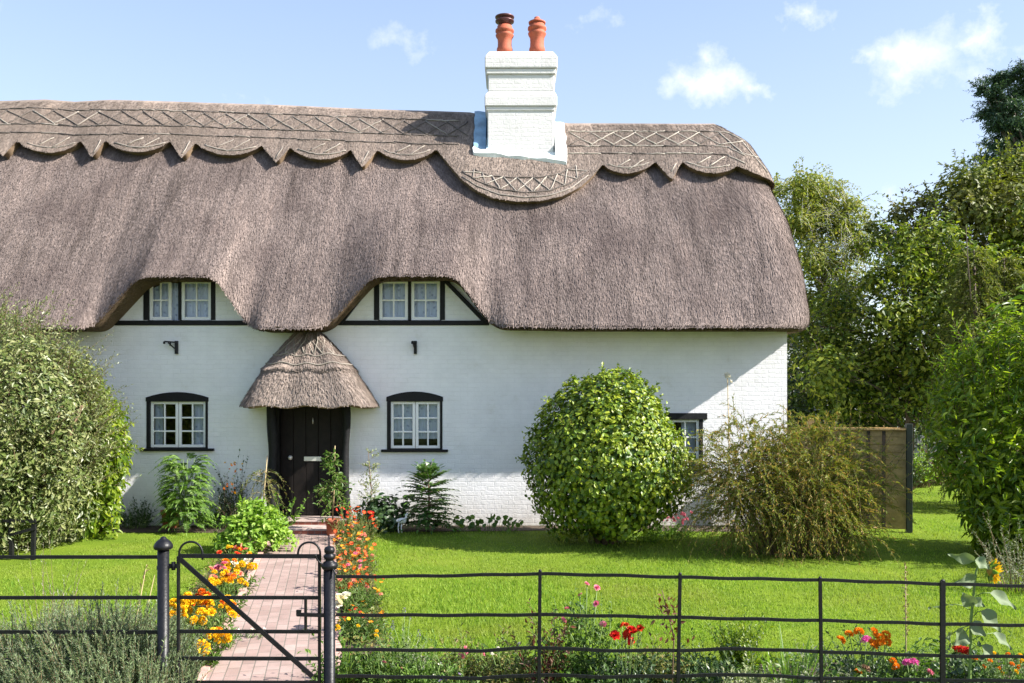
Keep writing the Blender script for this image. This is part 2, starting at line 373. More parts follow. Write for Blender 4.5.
ker = np.exp(-.5*(np.arange(-4, 5)/1.6)**2); ker /= ker.sum()
zs_ = np.convolve(np.pad(gx, 4, mode='edge'), ker, 'valid')
_Ze0 = Ze
def Ze(X): return np.interp(X, fx, zs_)
for x in fx: cols.append(column_front(x)); inw.append((0, 1, 0))
NF = len(cols)
for ph in np.linspace(0, math.pi/2, 13)[1:]: cols.append(column_hip(ph)); inw.append((-math.sin(ph), math.cos(ph), 0))
for s in np.linspace(0, 1, 30)[1:-1]: cols.append(column_hip(0, s=s)); inw.append((-1, 0, 0))
for ph in np.linspace(math.pi/2, 0, 13)[:-1]: cols.append(column_hip(ph, True)); inw.append((-math.sin(ph), -math.cos(ph), 0))
for x in np.linspace(4.29, XL, 60):
    c = column_front(4.29); c = c.copy(); c[:, 0] = x + (c[:, 0] - 4.29)*max(0, (x-1)/3.29); c[:, 2] = E0 + vs*(Zr(c[:, 0]) - E0)
    c[:, 1] = 2*YR - yfront(vs); cols.append(c); inw.append((0, -1, 0))
S = np.array(cols); INW = np.array(inw, float)
# uneven hand-laid surface
und = .028*noise(S.reshape(-1, 3)*np.array([1.1, 1, 1.4]), 5, 1.0).reshape(S.shape[:2])
def normals(P):
    du = np.gradient(P, axis=0); dv = np.gradient(P, axis=1)
    return nrm(np.cross(du, dv))
NS = normals(S)
NS[:, -1] = NS[:, -3]
S = S + NS*(und*np.sin(np.pi*vs)[None, :]**.5)[..., None]
def strands(mb, P, Nn, n, u0, u1, v0=0, v1=None, l=(.08, .2), w=(.010, .022), lift=(.004, .035), mat=0, ext=0):
    v1 = P.shape[1]-1.001 if v1 is None else v1
    u = rng.uniform(u0, u1, n); v = rng.uniform(v0, v1, n)
    if ext: v[:ext] = v0
    i, j = u.astype(int), v.astype(int); a, b = (u-i)[:, None], (v-j)[:, None]
    def bl(A): return (A[i, j]*(1-a) + A[i+1, j]*a)*(1-b) + (A[i, j+1]*(1-a) + A[i+1, j+1]*a)*b
    p = bl(P); nn = nrm(bl(Nn)); T = nrm(P[i, j] - P[i, np.minimum(j+1, P.shape[1]-1)]) + rng.normal(size=(n, 3))*.09
    T = nrm(T - (T*nn).sum(1, keepdims=True)*nn); sd = np.cross(nn, T)
    ln = rng.uniform(*l, n)[:, None]; wd = rng.uniform(*w, n)[:, None]/2; lf = rng.uniform(*lift, n)[:, None]
    lf = np.where(v[:, None] <= v0 + .3, lf*.4, lf)
    a0 = p - T*ln*.6 - nn*.004; a1 = p + T*ln*.4 + nn*lf
    V = np.stack([a0 - sd*wd, a0 + sd*wd, a1 + sd*wd*.8, a1 - sd*wd*.8], 1).reshape(-1, 3)
    mb.add(V, np.arange(4*n).reshape(-1, 4), mat)
th = MB(); th.grid(S, 0)
lip = [S[:, 0], S[:, 0] + INW*.07 + np.array([0, 0, -.035]), S[:, 0] + INW*.42 + np.array([0, 0, -.03]), S[:, 0] + INW*.88 + np.array([0, 0, -.03])]
th.grid(np.stack(lip[::-1], 1), 1)
iR = NF + 12
strands(th, S, NS, 300000, 40, iR + 6, lift=(.003, .022), l=(.09, .22), w=(.006, .013))
strands(th, S, NS, 6000, iR + 6, len(S) - 62)
strands(th, S, NS, 14000, 40, iR + 20, 0, .25, l=(.05, .10), lift=(-.01, .015))
# straw ends on the cut edges
LP = np.stack(lip[:3], 1); LN = normals(LP)
strands(th, LP, -LN, 9000, 40, iR + 10, 0, 1.99, l=(.05, .12), w=(.008, .018), lift=(.0, .02), mat=1)
# left gable closing face (beyond the frame)
th.add(np.concatenate([S[0], S[-1][::-1]]), [tuple(range(2*NV))], 0)
thatch = th.build('thatch_roof', [M['thatch'], M['straw_cut']], cottage)

# ---- ridge block with its scalloped lower edge
def scallop(x0, y0, x1, y1, d, n=16):
    t = np.linspace(0, 1, n)
    return [(x0 + (x1-x0)*a, y0 + (y1-y0)*a + d*math.sin(math.pi*a)**.7) for a in t]
B = []
for k in range(7, 0, -1):
    o = -88*k
    B += [(109+o-14, 163)] + scallop(109+o, 146.5, 172.6+o, 146.5, 12)
B = [(x, y) for x, y in B if x < 90]
B += [(95, 164)] + scallop(109, 146.5, 172.6, 146.5, 12) + [(184, 165)] + scallop(198, 148.5, 263, 151, 11.5) + [(278, 169)]
B += scallop(292, 153.6, 351.6, 155.7, 11) + [(363.5, 174)] + scallop(379, 155.7, 436.6, 155, 11)
B += [(450, 172), (462, 186), (475, 196), (492, 203.5), (515, 207.5), (540, 207), (562, 202), (580, 193), (592, 182), (602, 170)]
B += scallop(602.5, 170, 654, 167, 10.5) + [(671, 186)] + scallop(681, 167, 735, 173, 9.5) + scallop(736, 173, 775, 185, 2) + [(1200, 188)]
B = np.array(B); B = B[np.argsort(B[:, 0])]
def Bf(px): return np.interp(px, B[:, 0], B[:, 1])
def spt(u_col, t):  # point on surface column at v=t
    k = np.clip(t*(NV-1), 0, NV-1.001); i = k.astype(int); f = (k-i)[:, None]
    return u_col[i]*(1-f) + u_col[i+1]*f
NC = 22; tfine = np.linspace(1, .3, 500)
capP = []; capN = []; tl_last = .8
for iu in range(len(S)):
    if iu < NF + 6:
        q = spt(S[iu], tfine); px = CX + q[:, 0]*F/q[:, 1]; py = HY - (q[:, 2]-EYE)*F/q[:, 1]
        below = np.nonzero(py >= Bf(px))[0]
        tl = tfine[below[0]] if len(below) else tl_last
        tl_last = tl
    elif iu < NF + 56: tl = tl_last
    else: tl = .74
    ts = 1 - (1 - tl)*(1 - np.linspace(0, 1, NC))
    w = np.clip((ts - .9)/.1, 0, 1)**2
    n_ = nrm(spt(NS[iu], ts)*(1-w[:, None]) + np.array([0, 0, 1.])*w[:, None])
    capP.append(spt(S[iu], ts)); capN.append(n_)
capP = np.array(capP); capN = np.array(capN)
und2 = .012*noise(capP.reshape(-1, 3), 9, 2.2).reshape(capP.shape[:2])
CAP = capP + capN*((.165 - .085*np.clip((np.arange(len(S)) - NF)/10, 0, 1))[:, None] + und2)[..., None]
rd = MB(); rd.grid(CAP, 0)
inn_ = (capP[:, 1] - capP[:, 0]); inn_ = nrm(inn_)*.09
low = np.stack([capP[:, 0] + inn_ - capN[:, 0]*.02, capP[:, 0] + inn_*.8 + capN[:, 0]*.09, CAP[:, 0]], 1)
rd.grid(low, 1)
NCn = normals(CAP)
NCn[:, -1] = [0, 0, 1]
strands(rd, CAP, NCn, 60000, 40, iR + 8, 0, NC-1.8, l=(.07, .16), lift=(.002, .016), w=(.006, .013))
strands(rd, CAP, NCn, 6000, 40, iR + 4, 0, .2, l=(.05, .09), lift=(-.01, .01))
strands(rd, CAP, NCn, 3000, iR + 8, len(S) - 62)
ridge = rd.build('ridge_thatch', [M['ridge'], M['straw_cut']], thatch)
capmb = MB(); capmb.grid(CAP); cv, cf = capmb.arrays(); CAPT = BVHTree.FromPolygons([Vector(a) for a in cv], cf)
def on_cap(px, py):
    h = CAPT.ray_cast(Vector((0, 0, EYE)), Vector(((px-CX)/F, 1, (HY-py)/F)).normalized())
    return None if h[0] is None else np.array(h[0]) + np.array(h[1])*(.012 if h[1][1] < 0 else -.012)
def ridge_y(px): return float(np.interp(px, rx, ry))
sp = {0: MB(), 1: MB(), 2: MB()}
def spar(pts, r=.013, which=0, step=5):
    r = r*(.82 if which == 2 else 1)*random.uniform(.8, 1.1)
    out = []
    for (x0, y0), (x1, y1) in zip(pts[:-1], pts[1:]):
        k = max(2, int(math.hypot(x1-x0, y1-y0)/step)+1)
        out += [(x0 + (x1-x0)*i/k, y0 + (y1-y0)*i/k) for i in range(k)]
    out.append(pts[-1])
    q = [on_cap(*p) for p in out]; run = []
    def put(run):
        if len(run) > 1:
            run = np.array(run) + rng.normal(size=(len(run), 3))*.004
            sp[which].tube(run, r, 5)
    for a in q:
        if a is None or (run and np.linalg.norm(a - run[-1]) > .6): put(run); run = [] if a is None else [a]
        else: run.append(a)
    put(run)
def tone(x): return 0 if x < 470 else 2
for off in (7.5, 23, 31.5):
    for xa, xb in ((-150, 472), (568, 752)):
        xs = np.arange(xa, xb, 16.)
        for a, b_ in zip(xs[:-1], xs[1:]):
            ya, yb = [ridge_y(x) + off*(1 if x < 560 else .92) + max(0, x-722)**1.45*.11 for x in (a, b_)]
            spar([(a, ya + rng.normal()*.5), (b_ + 1, yb)], .013, 1 if rng.random() < (.75 if a < 480 else .3) else (0 if a < 480 else 2))
for xa, xb in ((-150, 462), (570, 745)):
    x = xa
    while x < xb:
        w = 24 + rng.normal()*1.5
        for (p, q) in (((x, 9), (x + w, 22.5)), ((x, 22.5), (x + w, 8.5))):
            pts = [(a, ridge_y(a) + b_*(1 if a < 560 else .9) + max(0, a-722)**1.45*.11) for a, b_ in (p, q)]
            spar(pts, .0125, 1 if rng.random() < (.6 if x < 470 else .2) else (0 if x < 470 else 2))
        x += w*.92
for x0, y0, x1, y1, d in ((109,144,172,144,10), (198,146,263,148,10), (292,150,352,152,10), (379,152,436,151,10), (602,166,654,164,9), (681,163,735,167,9), (21,144,82,144,10)):
    spar([(x0 + (x1-x0)*a, y0 + (y1-y0)*a - 3 + (d-3)*math.sin(math.pi*a)) for a in np.linspace(.1, .9, 9)], .0125, tone(x0))
    spar([(x0 + (x1-x0)*.3, y0 + 1), (x0 + (x1-x0)*.55, y0 - 6)], .0125, tone(x0)); spar([(x0 + (x1-x0)*.52, y0 + 4), (x0 + (x1-x0)*.8, y0 - 6)], .0125, tone(x0))
for x in (96, 185, 278, 364, 671): spar([(x-2, Bf(x)-10), (x+5, Bf(x)-22)], .0125, tone(x))
bandA = [(462, 172), (478, 182), (500, 190), (525, 193), (550, 191), (572, 183), (588, 171)]
bandB = [(474, 170), (490, 176), (510, 178), (540, 178), (560, 174), (576, 166)]
spar(bandA, .0125, 1); spar(bandB, .0125, 1); spar([(a, b_+5) for a, b_ in bandA], .0125, 0)
for i in range(9):
    f = i/9; a = np.array(bandA, float); b_ = np.array(bandB, float)
    ia = lambda A, t: (np.interp(t, np.linspace(0, 1, len(A)), A[:, 0]), np.interp(t, np.linspace(0, 1, len(A)), A[:, 1]))
    spar([ia(a, f), ia(b_, f+.11)], .0125, 2); spar([ia(b_, f), ia(a, f+.11)], .0125, 0)
spm = MB()
for k in (0, 1, 2):
    if sp[k].n:
        for (f, m_, s_) in sp[k].Fc: spm.Fc.append((f + spm.n, k, s_))
        spm.V += sp[k].V; spm.n += sp[k].n
spm.build('ridge_spars', [M['spar'], M['spar_dark'], M['spar_pale']], thatch)

# ---- walls
GX1 = wx(787)
def holed(mb, x0, x1, z0, z1, holes, y0, y1, mat=0):
    xs = sorted({x0, x1, *[h[0] for h in holes], *[h[1] for h in holes]}); zs = sorted({z0, z1, *[h[2] for h in holes], *[h[3] for h in holes]})
    for a, b in zip(xs[:-1], xs[1:]):
        for c, d in zip(zs[:-1], zs[1:]):
            if any(h[0]-1e-6 <= a and b <= h[1]+1e-6 and h[2]-1e-6 <= c and d <= h[3]+1e-6 for h in holes): continue
            mb.add([(a,y0,c),(b,y0,c),(b,y0,d),(a,y0,d)], [(0,1,2,3)], mat)
            mb.add([(a,y1,c),(b,y1,c),(b,y1,d),(a,y1,d)], [(3,2,1,0)], mat)
    for a, b, c, d in holes:
        mb.add([(a,y0,c),(a,y1,c),(a,y1,d),(a,y0,d)], [(0,1,2,3)], mat); mb.add([(b,y0,c),(b,y1,c),(b,y1,d),(b,y0,d)], [(3,2,1,0)], mat)
        mb.add([(a,y0,c),(b,y0,c),(b,y1,c),(a,y1,c)], [(0,1,2,3)], mat); mb.add([(a,y0,d),(b,y0,d),(b,y1,d),(a,y1,d)], [(3,2,1,0)], mat)
def rect(a, b, t, bt): return (wx(a), wx(b), wz(bt), wz(t))
H1, H2, H3 = rect(147, 208, 399, 449), rect(388, 442, 399, 450), rect(640, 701, 418, 472)
HU1, HU2 = rect(147.5, 212, 279, 320.5), rect(378, 441.5, 279, 320.5)
HD = (wx(274), wx(346), .14, wz(402))
ZT = 4.22
wl = MB()
holed(wl, -12.8, GX1, -.05, ZT, [H1, H2, H3, HD, (HU1[0], HU1[1], HU1[2], ZT), (HU2[0], HU2[1], HU2[2], ZT)], YW, YW+.3)
for h, a, b in ((HU1, 122, 236), (HU2, 350, 478)):                    # the gablet tops that rise under the swept eave
    wl.box((wx(a+16), YW, ZT), (h[0], YW+.3, 4.5)); wl.box((h[1], YW, ZT), (wx(b-16), YW+.3, 4.5)); wl.box((h[0], YW, h[3]), (h[1], YW+.3, 4.6))
wl.box((GX1-.3, YW+.3, -.05), (GX1, 21.1, 3.6)); wl.box((-12.8, 21.1, -.05), (GX1, 21.4, 3.6)); wl.box((-12.8, YW+.3, -.05), (-12.5, 21.1, 3.6))
wl.add([(-12.8,YW,ZT),(GX1,YW,ZT),(GX1,YW+.3,ZT),(-12.8,YW+.3,ZT)], [(0,1,2,3)])
wl.add([(GX1,YW,-.05),(GX1,YW+.3,-.05),(GX1,YW+.3,ZT),(GX1,YW,ZT)], [(0,1,2,3)])
wl.build('wall', M['wall'], cottage)
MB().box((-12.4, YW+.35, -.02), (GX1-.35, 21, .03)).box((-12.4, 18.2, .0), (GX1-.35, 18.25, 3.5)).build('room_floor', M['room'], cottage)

# ---- windows
def casement(w, x0, x1, z0, z1, y, cols_, rows, bw=.048):
    c = MB()
    for a, b in ((x0, x0+bw), (x1-bw, x1)): c.box((a, y, z0), (b, y+.045, z1))
    for a, b in ((z0, z0+bw), (z1-bw, z1)): c.box((x0+bw, y+.001, a), (x1-bw, y+.044, b))
    for i in range(1, cols_):
        x = x0 + bw + (x1-x0-2*bw)*i/cols_; c.box((x-.014, y+.004, z0+bw), (x+.014, y+.04, z1-bw))
    for i in range(1, rows):
        z = z0 + bw + (z1-z0-2*bw)*i/rows; c.box((x0+bw, y+.007, z-.014), (x1-bw, y+.037, z+.014))
    c.build('casement', M['white_paint'], w, .006)
    MB().add([(x0+bw, y+.024, z0+bw), (x1-bw, y+.024, z0+bw), (x1-bw, y+.024, z1-bw), (x0+bw, y+.024, z1-bw)], [(0,1,2,3)]).build('pane', M['glass'], w)
def curtain(w, x0, x1, z0, z1, y, mat='curtain', n=40, amp=.018):
    xs = np.linspace(x0, x1, n); zz = np.linspace(z0, z1, 6)
    P = np.stack([np.repeat(xs[:, None], 6, 1), y + amp*np.sin(xs[:, None]*55 + .6*np.sin(xs[:, None]*13)) + 0*zz, np.repeat(zz[None], n, 0)], -1)
    MB().grid(P).build('curtain', M[mat], w)
def ground_window(px0, px1, top, bot, wpx0, wpx1, wtop, sill0, sill1, arch=True, label=None):
    x0, x1, zb, zt = wx(px0), wx(px1), wz(bot), wz(top + 7)
    f = MB(); bx0, bx1, zt2 = wx(wpx0), wx(wpx1), wz(wtop)
    f.box((x0, YW-.012, zb), (bx0, YW+.12, zt2)); f.box((bx1, YW-.012, zb), (x1, YW+.12, zt2))
    if arch:
        n = 9; up = [(x0 - .01 + (x1-x0+.02)*i/(n-1), wz(top+8) + (wz(top) - wz(top+8))*math.sin(math.pi*(.08 + .84*i/(n-1)))**.8) for i in range(n)]
        f.prism([(x0-.01, zt2), (x1+.01, zt2)] + up[::-1], YW-.016, YW+.13)
    else: f.box((x0-.03, YW-.03, zt2), (wx(707), YW+.12, wz(top)))
    w = f.build('window', M['black_wood'], cottage, .006)
    if label: w['label'] = label
    m = (bx0 + bx1)/2; zc0 = wz(bot-1.5)
    casement(w, bx0, m-.004, zc0, zt2, YW+.03, 2, 3); casement(w, m+.004, bx1, zc0, zt2, YW+.03, 2, 3)
    MB().box((wx(sill0), YW-.06, wz(bot+2)), (wx(sill1), YW+.1, wz(bot-.6))).build('sill', M['black_wood'], w, .006)
    return w, bx0, bx1, zc0, zt2
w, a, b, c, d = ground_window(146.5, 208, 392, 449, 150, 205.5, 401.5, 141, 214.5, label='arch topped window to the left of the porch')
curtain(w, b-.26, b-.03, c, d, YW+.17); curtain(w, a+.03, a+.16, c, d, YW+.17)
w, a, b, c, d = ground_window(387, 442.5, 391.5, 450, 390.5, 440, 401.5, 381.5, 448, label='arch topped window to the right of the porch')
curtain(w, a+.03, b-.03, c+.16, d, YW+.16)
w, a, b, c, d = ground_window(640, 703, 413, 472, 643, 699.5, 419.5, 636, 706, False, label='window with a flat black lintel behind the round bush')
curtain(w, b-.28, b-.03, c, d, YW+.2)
def upper_window(edge0, c1, gap, c2, edge1, dark_gap, bx, label):
    zb, zt = wz(320), wz(277)
    f = MB()
    f.box((wx(edge0), YW-.014, zb), (wx(c1[0]), YW+.12, zt)); f.box((wx(c2[1]), YW-.014, zb), (wx(edge1), YW+.12, zt))
    f.box((wx(gap[0]), YW-.008, zb), (wx(gap[1]), YW+.12, zt)); f.box((wx(c1[0]), YW-.008, wz(279.5)), (wx(c2[1]), YW+.1, zt+.02))
    w = f.build('window', M['black_wood'], cottage, .005); w['label'] = label
    casement(w, wx(c1[0]), wx(c1[1]), wz(320), wz(280), YW+.02, 2, 2, .055); casement(w, wx(c2[0]), wx(c2[1]), wz(320), wz(280), YW+.02, 2, 2, .055)
    if dark_gap:
        MB().add([(wx(c1[1]), YW+.05, zb), (wx(gap[0]), YW+.05, zb), (wx(gap[0]), YW+.05, zt), (wx(c1[1]), YW+.05, zt)], [(0,1,2,3)]).build('pane', M['glass'], w)
    curtain(w, wx(c1[0])+.02, wx(c2[1])-.02, zb, zt, YW+.14, n=90)
    t = MB()
    t.bar((wx(bx[0]), YW+.02, wz(323)), (wx(bx[1]), YW+.02, wz(323)), .09, wz(320.6) - wz(325.4), up=(0, 0, 1))
    return w, t
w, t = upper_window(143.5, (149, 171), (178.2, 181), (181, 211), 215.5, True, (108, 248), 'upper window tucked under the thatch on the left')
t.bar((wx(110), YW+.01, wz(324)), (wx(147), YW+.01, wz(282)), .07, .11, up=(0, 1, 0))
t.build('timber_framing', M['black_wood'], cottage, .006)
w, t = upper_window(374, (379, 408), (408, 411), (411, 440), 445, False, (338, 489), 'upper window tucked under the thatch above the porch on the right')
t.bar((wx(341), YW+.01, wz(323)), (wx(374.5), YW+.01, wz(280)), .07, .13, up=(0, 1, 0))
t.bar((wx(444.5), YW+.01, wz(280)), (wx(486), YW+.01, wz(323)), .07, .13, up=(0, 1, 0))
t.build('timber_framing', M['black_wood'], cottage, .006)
for x, arm in ((177, 1), (415.5, .25)):                               # iron brackets on the wall
    k = MB(); X = wx(x); k.bar((X, YW-.02, wz(354)), (X, YW-.02, wz(341)), .05, .05)
    L_ = .17*arm; k.bar((X, YW-.03, wz(342.5)), (X-L_, YW-.13, wz(342)), .03, .025); k.bar((X, YW-.03, wz(350)), (X-L_*.7, YW-.10, wz(343)), .025, .02)
    k.tube([(X-L_, YW-.13, wz(342)+a_) for a_ in (0, -.04)], .02, 6); k.tube([(X-L_*.5, YW-.08, wz(342)+a_) for a_ in (.0, -.07)], .015, 6)
    k.build('wall_bracket', M['iron'], cottage)

# ---- door, porch, steps
dY = YW + .12
dm = MB(); xs = np.linspace(wx(279), wx(342), 6)
for a, b in zip(xs[:-1], xs[1:]): dm.box((a+.004, dY, .17), (b-.004, dY+.05, wz(404)))
dm.box((xs[0], dY+.02, .17), (xs[-1], dY+.06, wz(404)))
door = dm.build('door', M['door_wood'], cottage, .006)
MB().box((wx(302.5), dY-.012, wz(461.5)), (wx(320), dY-.001, wz(457))).build('letterbox', M['brass'], door, .003)
MB().ball((wx(289), dY-.03, wz(458)), .04).tube([(wx(289), dY-.03, wz(458)), (wx(289), dY, wz(458))], .014).build('door_knob', M['brass'], door)
MB().tube([(wx(311.5), dY-.012, wz(424)), (wx(311.5), dY-.012, wz(418))], .008).build('door_knocker', M['brass'], door)
MB().box((HD[0]-.005, YW-.02, .13), (wx(279), YW+.2, wz(403))).build('door_jamb', M['black_wood'], cottage, .01); MB().box((wx(342), YW-.02, .13), (HD[1]+.005, YW+.2, wz(403))).build('door_jamb', M['black_wood'], cottage, .01)
for xa, ww in ((272.5, .17), (346, .13)):
    k = MB(); zz = np.linspace(-.02, 2.3, 14); X = wx(xa, 15.3)
    k.tube(np.stack([X + .018*np.sin(zz*4 + xa), 15.28 + .012*np.cos(zz*5), zz], 1), ww*.5*(1 + .09*np.sin(zz*7.3 + xa)), 10)
    k.build('porch_post', M['black_wood'], cottage)
# porch thatch: a three sided hood against the wall
PXL, PXR, PYF, PZB = wx(235, 14.62), wx(376.5, 15.35), 14.62, wz(404, 14.62)
PTL, PTR, PYT, PZT = wx(296, 15.3), wx(320, 15.3), 15.28, wz(333, 15.3)
def porch(nu_, nv_, v0=0., v1=1., off=0.):
    per = []
    seg = [((PXL, YW+.05), (PXL, PYF)), ((PXL, PYF), (PXR, PYF)), ((PXR, PYF), (PXR, YW+.05))]
    top = [((PTL, YW+.05), (PTL, PYT)), ((PTL, PYT), (PTR, PYT)), ((PTR, PYT), (PTR, YW+.05))]
    P = []
    for s_, t_, n_ in zip(seg, top, (12, 44, 12)):
        for k in np.linspace(0, 1, n_):
            b_ = np.array(s_[0])*(1-k) + np.array(s_[1])*k; q = np.array(t_[0])*(1-k) + np.array(t_[1])*k
            P.append((b_, q))
    cx_ = (PXL+PXR)/2
    out = []
    for b_, q in P:
        # soften the corners of the plan
        ex_ = abs(b_[0]-cx_)/((PXR-PXL)/2); ey_ = (YW - b_[1])/(YW-PYF)
        k = max(0, ex_**6*ey_**6)*.13
        b2 = b_ + np.array([-np.sign(b_[0]-cx_)*k, k])
        vv = np.linspace(v0, v1, nv_)
        sag = .13*np.sin(math.pi*vv)*(.55)                              # hollow flare towards the eave
        XY = b2[None]*(1-vv[:, None]) + q[None]*vv[:, None]
        Z = PZB + .02*np.sin(b_[0]*9) + (PZT-PZB)*vv
        nr = np.array([np.sign(b_[0]-cx_)*ex_**4, -ey_**2]); nr = nr/max(np.linalg.norm(nr), 1e-6)
        XY = XY + nr*(sag + off)[:, None] if np.ndim(off+sag) else XY
        out.append(np.concatenate([XY, (Z + off*.5)[:, None]], 1))
    return np.array(out)
pm = MB(); PP = porch(0, 22); PN = normals(PP); pm.grid(PP, 0)
ctr = np.array([(PXL+PXR)/2, YW, PZB])
inn = [PP[:, 0], PP[:, 0]*.97 + ctr*.03 + np.array([0, 0, -.06]), PP[:, 0]*.72 + ctr*.28 + np.array([0, 0, -.03]), PP[:, 0]*.5 + ctr*.5 + np.array([0, 0, .35])]
pm.grid(np.stack(inn[::-1], 1), 1)
strands(pm, PP, PN, 13000, 0, len(PP)-1.01, l=(.08, .2), w=(.008, .02), lift=(.004, .03)); strands(pm, PP, PN, 3000, 0, len(PP)-1.01, 0, .3, l=(.06, .14), w=(.008, .018))
pr = pm.build('porch_roof', [M['porch_straw'], M['straw_cut']], cottage)
UP = porch(0, 14, .48, 1.0, .016); UN = normals(UP); um = MB(); um.grid(UP, 0); um.grid(np.stack([UP[:, 0] - UN[:, 0]*.09, UP[:, 0]], 1), 0)
strands(um, UP, UN, 7000, 0, len(UP)-1.01, l=(.08, .18), w=(.008, .02), lift=(.004, .03)); strands(um, UP, UN, 2500, 0, len(UP)-1.01, 0, .5, l=(.08, .2), w=(.008, .02), lift=(.0, .05))
um.build('porch_ridge_thatch', M['porch_straw'], pr)
sm_ = MB(); U2 = porch(0, 14, .48, 1.0, .038)
def up2(u, v): i = u*(len(U2)-1.01); j = v*12.9; a = int(i); b_ = int(j); return U2[a, b_]*(1-(j-b_)) + U2[a, b_+1]*(j-b_)
for v in (.12, .36): sm_.tube([up2(u, v + .02*math.sin(u*9)) for u in np.linspace(.02, .98, 40)], .012, 5)
for u in np.linspace(.2, .8, 7):
    sm_.tube([up2(u, .38), up2(min(.98, u+.09), .75), up2(min(.98, u+.12), .92)], .012, 5); sm_.tube([up2(u, .38), up2(max(.02, u-.09), .75)], .012, 5)
sm_.build('porch_spars', M['spar'], pr)
def brick_mat(name, c1, c2, mo, bw, rh, ang=0, vertical=False):
    m, nt, b = newmat(name); L = nt.links.new
    tc = nd(nt, 'ShaderNodeTexCoord'); mp = nd(nt, 'ShaderNodeMapping'); mp.inputs['Rotation'].default_value = (R(90) if vertical else 0, 0, ang)
    L(tc.outputs['Object'], mp.inputs['Vector'])
    br = nd(nt, 'ShaderNodeTexBrick', Scale=1.0); br.inputs['Brick Width'].default_value = bw; br.inputs['Row Height'].default_value = rh
    br.inputs['Mortar Size'].default_value = .006; br.inputs['Mortar Smooth'].default_value = .3; br.inputs['Bias'].default_value = 0
    br.inputs['Color1'].default_value = (*c1, 1); br.inputs['Color2'].default_value = (*c2, 1); br.inputs['Mortar'].default_value = (*mo, 1)
    L(mp.outputs[0], br.inputs['Vector'])
    n = nd(nt, 'ShaderNodeTexNoise', Scale=2.2, Detail=8, Roughness=.7); L(tc.outputs['Object'], n.inputs['Vector'])
    r = ramp(nt, [(.3, (.72, .70, .68)), (.7, (1.12, 1.1, 1.1))]); L(n.outputs['Fac'], r.inputs[0])
    mx = nd(nt, 'ShaderNodeMix', data_type='RGBA', blend_type='MULTIPLY'); mx.inputs['Factor'].default_value = 1; L(br.outputs['Color'], mx.inputs[6]); L(r.outputs[0], mx.inputs[7])
    L(mx.outputs[2], b.inputs['Base Color']); b.inputs['Roughness'].default_value = .85; b.inputs['Specular IOR Level'].default_value = .2
    bp = nd(nt, 'ShaderNodeBump', Strength=.5, Distance=.01); L(br.outputs['Fac'], bp.inputs['Height']); bp.invert = True; L(bp.outputs[0], b.inputs['Normal'])
    return m
M['red_brick'] = brick_mat('red_step_brick', (.36, .13, .09), (.26, .085, .06), (.25, .2, .17), .11, .075, vertical=True)
M['tread'] = simple('worn_step_tread', (.40, .31, .28), .85, var=.2, scale=9, bump=.3)
for y0, z, x0, x1 in ((14.46, .09, wx(281, 14.5), wx(334, 14.5)), (14.98, .155, wx(281, 14.9), wx(343, 14.9))):
    k = MB(); k.box((x0, y0, -.02), (x1, YW+.1 if y0 > 14.6 else 14.98, z-.022)); k.box((x0-.005, y0-.012, z-.02), (x1+.005, YW+.1 if y0 > 14.6 else 14.975, z), 1)
    k.build('door_step', [M['red_brick'], M['tread']], cottage, .006)

# ---- chimney
CY = 17.32
def cx_(px): return (px-CX)*CY/F
def cz(py): return EYE - (py-HY)*CY/F
ch = MB(); D_ = 1.15
def cbox(a, b, top, bot, g=0):   # px left, px right, px top, px bottom
    o = (487 - a)*CY/F
    ch.box((cx_(a), CY - o, cz(bot)), (cx_(b), CY + D_ + o, cz(top)))
ch.box((cx_(487.5), CY, 5.6), (cx_(553.5), CY+D_, cz(108)))
cbox(486, 555, 106.5, 111); cbox(484.6, 557, 96, 106.6)
def taper(a0, a1, b0, b1, top, bot):
    o0, o1 = (487-a0)*CY/F, (487-b0)*CY/F
    q = []
    for xa, xb, o, z in ((b0, b1, o1, cz(bot)), (a0, a1, o0, cz(top))):
        q += [(cx_(xa), CY-o, z), (cx_(xb), CY-o, z), (cx_(xb), CY+D_+o, z), (cx_(xa), CY+D_+o, z)]
    ch.add(q, [(0,3,2,1),(4,5,6,7),(0,1,5,4),(1,2,6,5),(2,3,7,6),(3,0,4,7)])
taper(488, 554.5, 484.6, 557, 91, 95.9); cbox(488, 554.5, 74, 91.1); cbox(486.3, 556, 68.6, 74.1); cbox(484.8, 557.5, 57, 68.5); taper(489, 553, 484.8, 557.5, 50.5, 56.9)
chim = ch.build('chimney', M['chimney'], cottage, .018)
def chimney_pot(px, pb, pt, w, lab):
    k = F/17.95; X = (px-CX)/k; z0 = EYE + (HY-pb)/k; h = (pb-pt)/k; r = w/2/k
    p = MB(); prof = [(r*.92, -.12), (r*.9, .02), (r*.8, h*.12), (r*.78, h*.30), (r*.82, h*.46), (r*1.0, h*.56), (r*1.04, h*.62), (r*.9, h*.66), (r*.9, h*.72), (r*1.06, h*.76), (r*1.05, h*.84), (r*.86, h*.88), (r*.84, h), (r*.62, h), (r*.6, h*.5)]
    p.lathe((X, 17.9, z0), prof, 24); o = p.build('chimney_pot', M['terracotta'], chim); o['label'] = lab
    return X, z0 + h, r
X, zt, r = chimney_pot(504.7, 51, 27.5, 17.5, 'left terracotta pot carrying a louvred metal cowl')
k = MB(); u = F/17.95
k.lathe((X, 17.9, zt-.02), [(r*.72, 0), (r*.74, 5/u), (r*1.06, 5.2/u), (r*1.08, 6.4/u), (r*.7, 7/u), (r*.68, 9.0/u), (r*1.08, 9.4/u), (r*1.1, 10.4/u), (r*.5, 12.4/u), (r*.3, 13.4/u), (.001, 14/u)], 22)
k.build('chimney_cowl', M['cowl'], chim)
